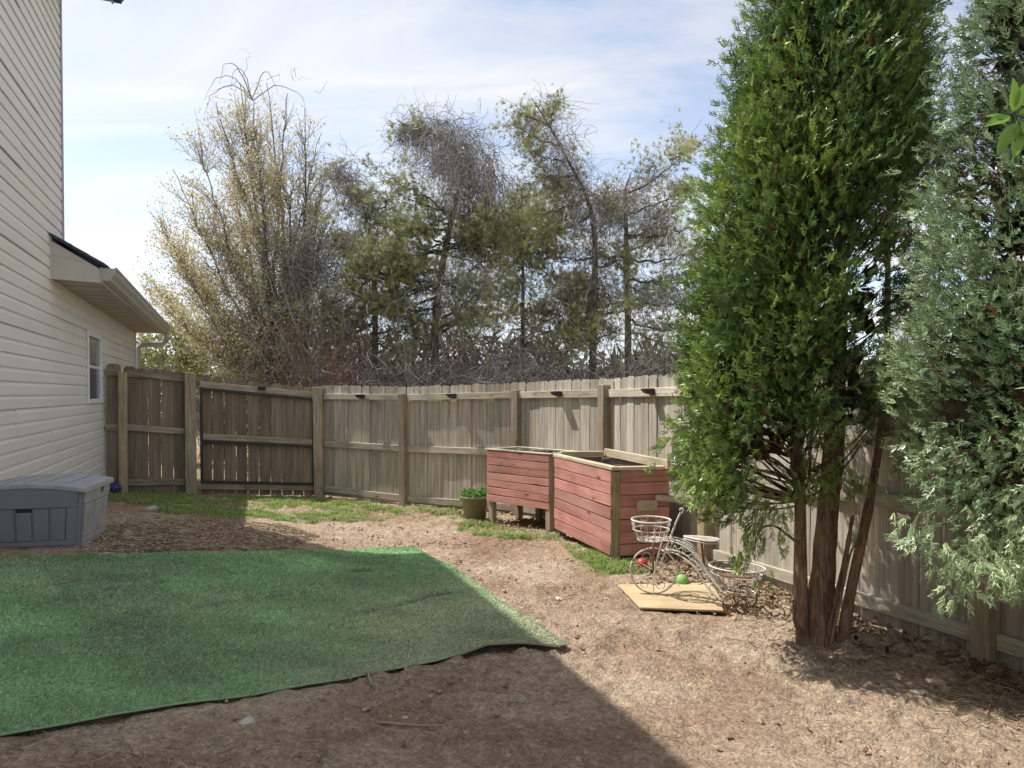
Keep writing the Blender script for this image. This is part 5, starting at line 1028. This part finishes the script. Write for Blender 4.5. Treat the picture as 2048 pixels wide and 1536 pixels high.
# --- flowering pear
def pear():
    rt, o = tree_root('flowering_pear_tree', 560, 14.6, 'upright budding tree with pale yellow leaves above the gate', 'trees beyond the fence'); D = 14.6
    tops = [(285, 545), (300, 425), (330, 620), (345, 340), (385, 275), (430, 205), (480, 165), (505, 200), (535, 165), (575, 185), (610, 215), (640, 265), (655, 330), (665, 420), (410, 420), (455, 330), (585, 330), (520, 300), (350, 500), (620, 420), (395, 560), (640, 520)]
    tr = MB(); addl = []; stems = []
    for i, (u, v) in enumerate(tops):
        e = P(u, v, D+rng.uniform(-.9, .9)); b = o+[rng.normal()*.22+(u-560)*.0012, rng.normal()*.2, 0]; m1 = lerp(b, e, .35)+[-(e-b)[0]*.22, 0, .3]; m2 = lerp(b, e, .7)+[-(e-b)[0]*.12, 0, .15]
        s = poly_s([b, m1, m2, e], 24)+rng.normal(size=(24, 3))*.018; stems.append(s); r0 = .06 if 420 < u < 620 else .035; tr.tube(s-o, np.linspace(r0, .006, 24), 6)
    tr.build('trunk', M['bark_grey'], rt)
    S = np.array(stems); mb = MB(); tips = []
    n = 1300; si = rng.integers(0, len(S), n); fi = rng.uniform(.22, .97, n); k = (fi*22).astype(int); A = S[si, k]; tg = S[si, k+1]-S[si, k]; tg /= np.linalg.norm(tg, axis=1, keepdims=True)
    dr = tg+rng.normal(size=(n, 3))*.38+np.array([-.12, 0, .25]); dr /= np.linalg.norm(dr, axis=1, keepdims=True); ln = rng.uniform(.4, 1.25, n)*(1.15-.55*fi); B = A+dr*ln[:, None]
    c1 = curves(A-o, B-o, rng.normal(size=(n, 3))*.08+[0, 0, -.06], 7, .012); addtw(mb, c1, .010, .003)
    n2 = 7000; bi = rng.integers(0, n, n2); kk = rng.integers(1, 6, n2); A2 = c1[bi, kk]; d2 = (c1[bi, 6]-c1[bi, 0]); d2 /= np.linalg.norm(d2, axis=1, keepdims=True); d2 = d2+rng.normal(size=(n2, 3))*.5+[0, 0, .2]; B2 = A2+d2*rng.uniform(.1, .38, (n2, 1))
    c2 = curves(A2, B2, rng.normal(size=(n2, 3))*.03, 4, .008); addtw(mb, c2[:, ::3] if False else c2[:, [0, 2, 3]], .0045, .002); mb.build('twig', M['twig'], rt, False)
    # buds and small leaves, denser on the left side
    tp = np.concatenate([c2[:, 3], c2[:, 2], c1[:, 6]]); w = np.clip(.95-(tp[:, 0]+.6)*.30, .16, 1); w *= np.clip(1.1-(np.abs(tp[:, 2]-3.2)/9), .3, 1); tp = tp[rng.random(len(tp)) < w]; m = 5; pos = np.repeat(tp, m, 0)+rng.normal(size=(len(tp)*m, 3))*.06; n3 = len(pos)
    col = np.array([[.78, .68, .34], [.66, .62, .30], [.82, .76, .50], [.60, .48, .22]])[rng.integers(0, 4, n3)]*rng.uniform(.7, 1.15, (n3, 1))
    V, Fc, Cc = instance(*LT, pos, rnd_unit(n3), rnd_unit(n3), rng.uniform(.034, .062, n3), col); link('blossom', me_np('blossom', V, Fc, M['leaf'], False, Cc), rt)
    # a vine arching over the top
    mb = MB(); base = P(505, 200, D)-o
    for (u, v, du) in [(430, 160, -60), (452, 128, -40), (470, 140, -30), (540, 150, 50), (600, 190, 40), (425, 190, -50)]:
        e = P(u, v, D)-o; e2 = P(u+du*.35, v+40, D)-o; c = poly_s([base, lerp(base, e, .5)+[0, 0, .25], e, e2], 14)[None]+rng.normal(size=(1, 14, 3))*.01; addtw(mb, c, .014, .003)
    for k in range(26):
        a = P(rng.uniform(440, 640), rng.uniform(150, 300), D)-o; c = curves(a[None], a[None]+rng.normal(size=(1, 3))*.3, rng.normal(size=(1, 3))*.2+[0, 0, .15], 7, .02); addtw(mb, c, .005, .002)
    mb.build('vine', M['twig'], rt, False)
    print('pear', n3)
pear()
# --- pines with vines
def pine(u, D, trunk_px, boughs, label, hangs, ndl=1.0, ncol=(.34, .36, .17), vine_n=600, tw_n=900, r0=.09):
    rt, o = tree_root('pine_tree', u, D, label, 'trees beyond the fence')
    tp = poly_s([tuple(o-[0, 0, .2])]+[tuple(P(a, b, D)) for a, b in trunk_px], 30); tr = MB(); tr.tube(tp-o, r0*(1-np.linspace(0, .93, 30))**.9, 8); tr.build('trunk', M['bark_grey'], rt)
    mb = MB(); tips = []; BC = []
    for (a, b, c, d) in boughs:                       # from (a,b) on the trunk to (c,d)
        dd = D+rng.uniform(-1.1, 1.1); A = P(a, b, D); B = P(c, d, dd); Lb = np.linalg.norm(B-A)
        cv = curves((A-o)[None], (B-o)[None], np.array([[0, 0, -.10*Lb]])+rng.normal(size=(1, 3))*.1, 14, .02); addtw(mb, cv, .022+.010*Lb/2, .005, sides=4, cols=np.array([[.10, .085, .072]])); BC.append(cv[0])
        for k in range(int(13*Lb)+8):                 # side twigs
            f = rng.uniform(.25, 1); j = min(int(f*13), 12); q = cv[0, j]; e = q+np.append(rng.normal(size=2)*.34, rng.normal()*.24+.06)*rng.uniform(.5, 1.2)+(cv[0, j+1]-cv[0, j])*.8
            c2 = curves(q[None], e[None], rng.normal(size=(1, 3))*.05, 5, .012); addtw(mb, c2, .006, .003)
            if rng.random() < .36*ndl: tips += [c2[0, 4], c2[0, 3], c2[0, 2]]
        tips += [cv[0, -1], cv[0, -2], cv[0, -3]]
    # vine strands: start high, droop
    A = np.array([P(*h[:2], D+rng.uniform(-.8, .8)) for h in hangs])-o; spread = np.array([h[2] for h in hangs]); drop = np.array([h[3] for h in hangs])
    i = rng.integers(0, len(A), vine_n); a = A[i]+np.clip(rng.normal(size=(vine_n, 3)), -1.3, 1.3)*spread[i][:, None]*[.8, .9, .35]; dx_ = rng.normal(size=(vine_n, 3))*[.45, .4, .1]*spread[i][:, None]*1.6
    b = a+dx_-np.stack([0*drop[i], 0*drop[i], drop[i]*rng.uniform(.1, .75, vine_n)**1.3], 1)
    c = curves(a, b, rng.normal(size=(vine_n, 3))*.3*spread[i][:, None]+np.stack([dx_[:, 0]*.7, dx_[:, 1]*.5, .10*spread[i]], 1), 10, .038); addtw(mb, c, rng.uniform(.003, .008, vine_n), .002)
    # fine tangle
    a = A[rng.integers(0, len(A), tw_n)]; a = a+np.clip(rng.normal(size=(tw_n, 3)), -1.6, 1.6)*.30-[0, 0, .15]; b = a+rng.normal(size=(tw_n, 3))*[.26, .3, .22]; c = curves(a, b, rng.normal(size=(tw_n, 3))*.16, 6, .012); addtw(mb, c, .0045, .002)
    mb.build('vine_tangle', M['twig'], rt, False)
    tp_ = np.array(tips); m = 6; pos = np.repeat(tp_, m, 0)+rng.normal(size=(len(tp_)*m, 3))*.10; n3 = len(pos); f = rng.normal(size=(n3, 3))*.6+[0, 0, .5]
    shade = np.repeat(rng.uniform(.55, 1.5, len(tp_)), m)[:, None]; yel = np.repeat(rng.random(len(tp_)), m)[:, None]
    col = (np.array(ncol)*(1-yel*.5)+np.array([.34, .33, .12])*yel*.5)*shade
    V, Fc, Cc = instance(*NT, pos, f, rnd_unit(n3), rng.uniform(.09, .155, n3), col); link('needles', me_np('needles', V, Fc, M['needle'], False, Cc), rt); print('pine tris', len(Fc))
def fan(u, ys, xl, xr, k, dy=(-60, 60)):
    out = []
    for _ in range(k):
        y = rng.uniform(*ys); s = rng.random() < .5; e = rng.uniform(*xl) if s else rng.uniform(*xr); out.append((u, y, e, y+rng.uniform(*dy)))
    return out
pine(878, 13.6, [(870, 690), (880, 560), (905, 430), (925, 330), (880, 275), (830, 262), (792, 238)], fan(885, (440, 690), (690, 830), (930, 1010), 26, (-90, 60))+[(905, 430, 760, 345), (900, 460, 705, 400), (890, 500, 720, 500), (880, 560, 730, 610), (880, 275, 800, 250), (905, 430, 800, 390)],
     'pine smothered in a drooping vine mound, centre of the tree line', [(830, 262, .22, 1.2), (870, 262, .35, 1.6), (910, 275, .4, 2.0), (950, 310, .38, 2.4), (975, 360, .32, 2.5), (940, 350, .4, 2.2), (900, 320, .35, 1.6), (960, 440, .3, 2), (930, 560, .5, 1.6), (880, 620, .6, 1.2)], vine_n=1300, tw_n=1500)
pine(745, 14.2, [(750, 680), (748, 560), (735, 450), (712, 385), (672, 335)], fan(742, (400, 690), (640, 720), (770, 860), 18, (-50, 70))+[(712, 385, 660, 330), (730, 430, 800, 360)],
     'leaning pine between the budding tree and vine mound', [(690, 345, .25, 1.5), (730, 400, .35, 1.8), (700, 480, .4, 2.0), (650, 540, .4, 2.0), (680, 600, .4, 1.6), (640, 470, .35, 2.4), (610, 520, .3, 2.2)], vine_n=650, tw_n=800, r0=.075)
pine(1188, 14.0, [(1186, 680), (1190, 560), (1188, 460), (1172, 390), (1135, 320), (1098, 250), (1062, 195)], fan(1188, (470, 700), (1050, 1150), (1210, 1290), 18, (-60, 70))+[(1135, 320, 1048, 300), (1120, 290, 1040, 250), (1150, 350, 1045, 370), (1098, 250, 1045, 225), (1170, 400, 1050, 430), (1165, 380, 1075, 340), (1180, 430, 1070, 480), (1098, 250, 1120, 200)],
     'pine with crooked leaning top draped in bare vines', [(1085, 230, .2, 1.3), (1115, 280, .25, 1.6), (1140, 330, .28, 1.8), (1165, 385, .3, 2.2), (1190, 430, .3, 2.2), (1220, 400, .3, 1.6), (1250, 385, .3, 1.4), (1180, 560, .4, 2.2), (1130, 600, .5, 1.5)], vine_n=650, tw_n=1000, r0=.085)
pine(1256, 14.8, [(1256, 690), (1254, 560), (1252, 450), (1250, 385), (1262, 345)], [(1250, 390, 1372, 302), (1254, 480, 1350, 400), (1254, 470, 1400, 445), (1255, 520, 1405, 500), (1255, 560, 1395, 545), (1252, 430, 1380, 370), (1256, 600, 1390, 600), (1256, 640, 1370, 660), (1290, 345, 1310, 320), (1255, 540, 1180, 500), (1255, 600, 1170, 620), (1256, 660, 1340, 690), (1340, 320, 1378, 292), (1252, 440, 1200, 400), (1254, 500, 1330, 470), (1255, 575, 1350, 575)],
     'spreading pine at the right end, beside the evergreen', [(1250, 390, .3, 1.8), (1300, 350, .28, 1.2), (1280, 420, .4, 1.8), (1320, 450, .35, 2.0), (1350, 480, .3, 1.8), (1270, 560, .4, 2.0), (1330, 580, .35, 1.8)], ndl=1.0, ncol=(.36, .37, .18), vine_n=420, tw_n=600, r0=.09)
pine(1042, 15.2, [(1045, 690), (1046, 560), (1044, 460), (1042, 375)], fan(1044, (390, 690), (985, 1030), (1060, 1130), 22, (-40, 60)),
     'slim straight pine between the vine mound and leaning pine', [(1042, 390, .2, 1.5), (1030, 450, .3, 1.8), (1060, 480, .3, 1.8), (1040, 560, .35, 1.8)], vine_n=220, tw_n=300, r0=.06)
# --- reddish sapling clump right of the budding tree
def sapling_clump(u0, u1, D, n, h, label, cols, name='sapling_clump'):
    p = P((u0+u1)/2, 780, D); z = float(T(p[0], p[1])); rt = root(name, (p[0], p[1], z), label, 'saplings'); mb = MB(); w = (u1-u0)/F_PX*D/2
    A = np.stack([rng.uniform(-w, w, n), rng.normal(size=n)*.3, np.zeros(n)], 1); B = A+np.stack([rng.normal(size=n)*.45-.1, rng.normal(size=n)*.4, rng.uniform(.5, 1, n)*h], 1)
    c = curves(A, B, rng.normal(size=(n, 3))*.12, 9, .02); addtw(mb, c, .012, .003, np.array(cols)[rng.integers(0, len(cols), n)]*rng.uniform(.7, 1.2, (n, 1)))
    m = n*6; i = rng.integers(0, n, m); k = rng.integers(2, 9, m); a = c[i, k]; b = a+rng.normal(size=(m, 3))*[.22, .22, .1]+[0, 0, .28]; addtw(mb, curves(a, b, rng.normal(size=(m, 3))*.05, 5, .01), .005, .002, np.array(cols)[rng.integers(0, len(cols), m)]*rng.uniform(.7, 1.2, (m, 1)))
    mb.build('stem', M['twig'], rt, False)
sapling_clump(600, 720, 12.6, 110, 3.2, 'clump of bare reddish stems behind the gate post', [(.22, .115, .075), (.17, .12, .095), (.20, .16, .13)])
sapling_clump(1230, 1360, 13.4, 70, 3.0, 'clump of bare grey stems behind fence beside the evergreen', [(.20, .18, .16), (.15, .13, .115)])
# --- pale flowering shrubs low behind the fence
def shrub(u, v, D, rx, rz, label, n, cols):
    p = P(u, v, D); z = float(T(p[0], p[1])); rt = root('flowering_shrub', (p[0], p[1], z), label, 'shrub', 'pale shrubs beyond the fence'); c = np.array([0, 0, p[2]-z])
    q = rnd_unit(n)*rng.uniform(.35, 1, (n, 1))**.5*[rx, .7, rz]+c; q = q[q[:, 2] > .1]; q += (fbm(q[:, 0]*3, q[:, 2]*3, 2, 4)[:, None]-.4)*.5; k = len(q)
    col = np.array(cols)[rng.integers(0, len(cols), k)]*rng.uniform(.55, 1.15, (k, 1)); V, Fc, Cc = instance(*LT, q, rnd_unit(k), rnd_unit(k), rng.uniform(.05, .10, k), col); link('blossom', me_np('blossom', V, Fc, M['leaf'], False, Cc), rt)
    mb = MB(); m = 90; A = np.stack([rng.normal(size=m)*.2, rng.normal(size=m)*.2, np.zeros(m)], 1); B = q[rng.integers(0, k, m)]; addtw(mb, curves(A, B, rng.normal(size=(m, 3))*.1, 7, .02), .016, .004); mb.build('stem', M['twig'], rt, False)
CREAM = [(.50, .48, .22), (.58, .55, .34), (.40, .42, .16), (.30, .34, .12)]
shrub(335, 715, 15.5, 1.0, .75, 'cream flowering shrub right beside the house downspout', 5200, CREAM)
shrub(430, 735, 17, 1.3, .55, 'cream flowering shrub behind the gate left end', 4200, CREAM)
shrub(530, 750, 18, 1.2, .5, 'greenish shrub behind the middle of the gate', 3000, CREAM+[(.22, .28, .09)])
# --- brush and far woods, one mass
def thicket():
    mb = MB()
    def band(n, u0, u1, d0, d1, zlo, zhi, ln, r, drift=(0, 0, 0)):
        D = rng.uniform(d0, d1, n); u = rng.uniform(u0, u1, n); x = (u-1024)/F_PX*D; zb = T(x, D); a = np.stack([x, D, zb+rng.uniform(zlo, zhi, n)], 1)
        d = rnd_unit(n)*[1, .7, .8]+np.array(drift); b = a+d*rng.uniform(.3, 1, (n, 1))*ln; b[:, 2] = np.maximum(b[:, 2], zb); addtw(mb, curves(a, b, rng.normal(size=(n, 3))*.12*ln, 5, .012*ln), rng.uniform(.35, .9, n)*r, .0015)
    band(5200, 600, 1380, 12.2, 15, .3, 2.2, .9, .010); band(1700, 560, 1360, 13.5, 16.5, 1.2, 3.6, 1.0, .009); band(420, 640, 1340, 12.5, 15, 0, .4, 2.6, .011, (0, 0, 1.6))
    band(800, 640, 1000, 13, 15, 2.2, 4.6, .8, .005); band(400, 960, 1400, 13, 16, 2.0, 4.0, .8, .005)
    band(1500, 430, 700, 13, 16, 1.0, 4.8, 1.0, .006, (0, 0, .5))
    o = mb.build('brush_thicket', M['twig'], None, False); tag(o, 'dense tangle of bare grey brush and vines behind fence', 'brush', kind='stuff')
    n = 15000; D = rng.uniform(16.5, 21, n); u = rng.uniform(560, 1420, n); x = (u-1024)/F_PX*D; z = T(x, D)+rng.uniform(0, 1, n)**1.4*(1.5+3.2*fbm(u/90, D*0, 3, 19)); pos = np.stack([x, D, z], 1)
    col = np.array([[.17, .135, .115], [.12, .095, .08], [.22, .185, .16], [.14, .14, .085]])[rng.integers(0, 4, n)]*rng.uniform(.6, 1.3, (n, 1))
    thin_ = LT[0]*[.22, 1, 1]; V, Fc, Cc = instance(thin_, LT[1], pos, rnd_unit(n)*[1, .6, 1.3], rnd_unit(n), rng.uniform(.25, .75, n), col); o = link('deep_brush', me_np('deep_brush', V, Fc, M['litter'], False, Cc)); tag(o, 'dark brown brush filling the wood edge behind the pines', 'brush', kind='stuff')
    n = 26000; D = rng.uniform(26, 48, n); u = rng.uniform(60, 2600, n); x = (u-1024)/F_PX*D; z = T(x, D)+rng.uniform(0, 1, n)**1.2*(1.6+5.0*fbm(u/120, D*0, 3, 9)); pos = np.stack([x, D, z], 1)
    col = np.array([[.16, .16, .10], [.13, .12, .095], [.22, .24, .12], [.11, .14, .06]])[rng.integers(0, 4, n)]*rng.uniform(.6, 1.2, (n, 1))
    V, Fc, Cc = instance(*LT, pos, rnd_unit(n), rnd_unit(n), rng.uniform(.2, .5, n), col); o = link('far_woods', me_np('far_woods', V, Fc, M['leaf'], False, Cc)); tag(o, 'hazy far line of grey green woods past the fence', 'woods', kind='stuff')
thicket()
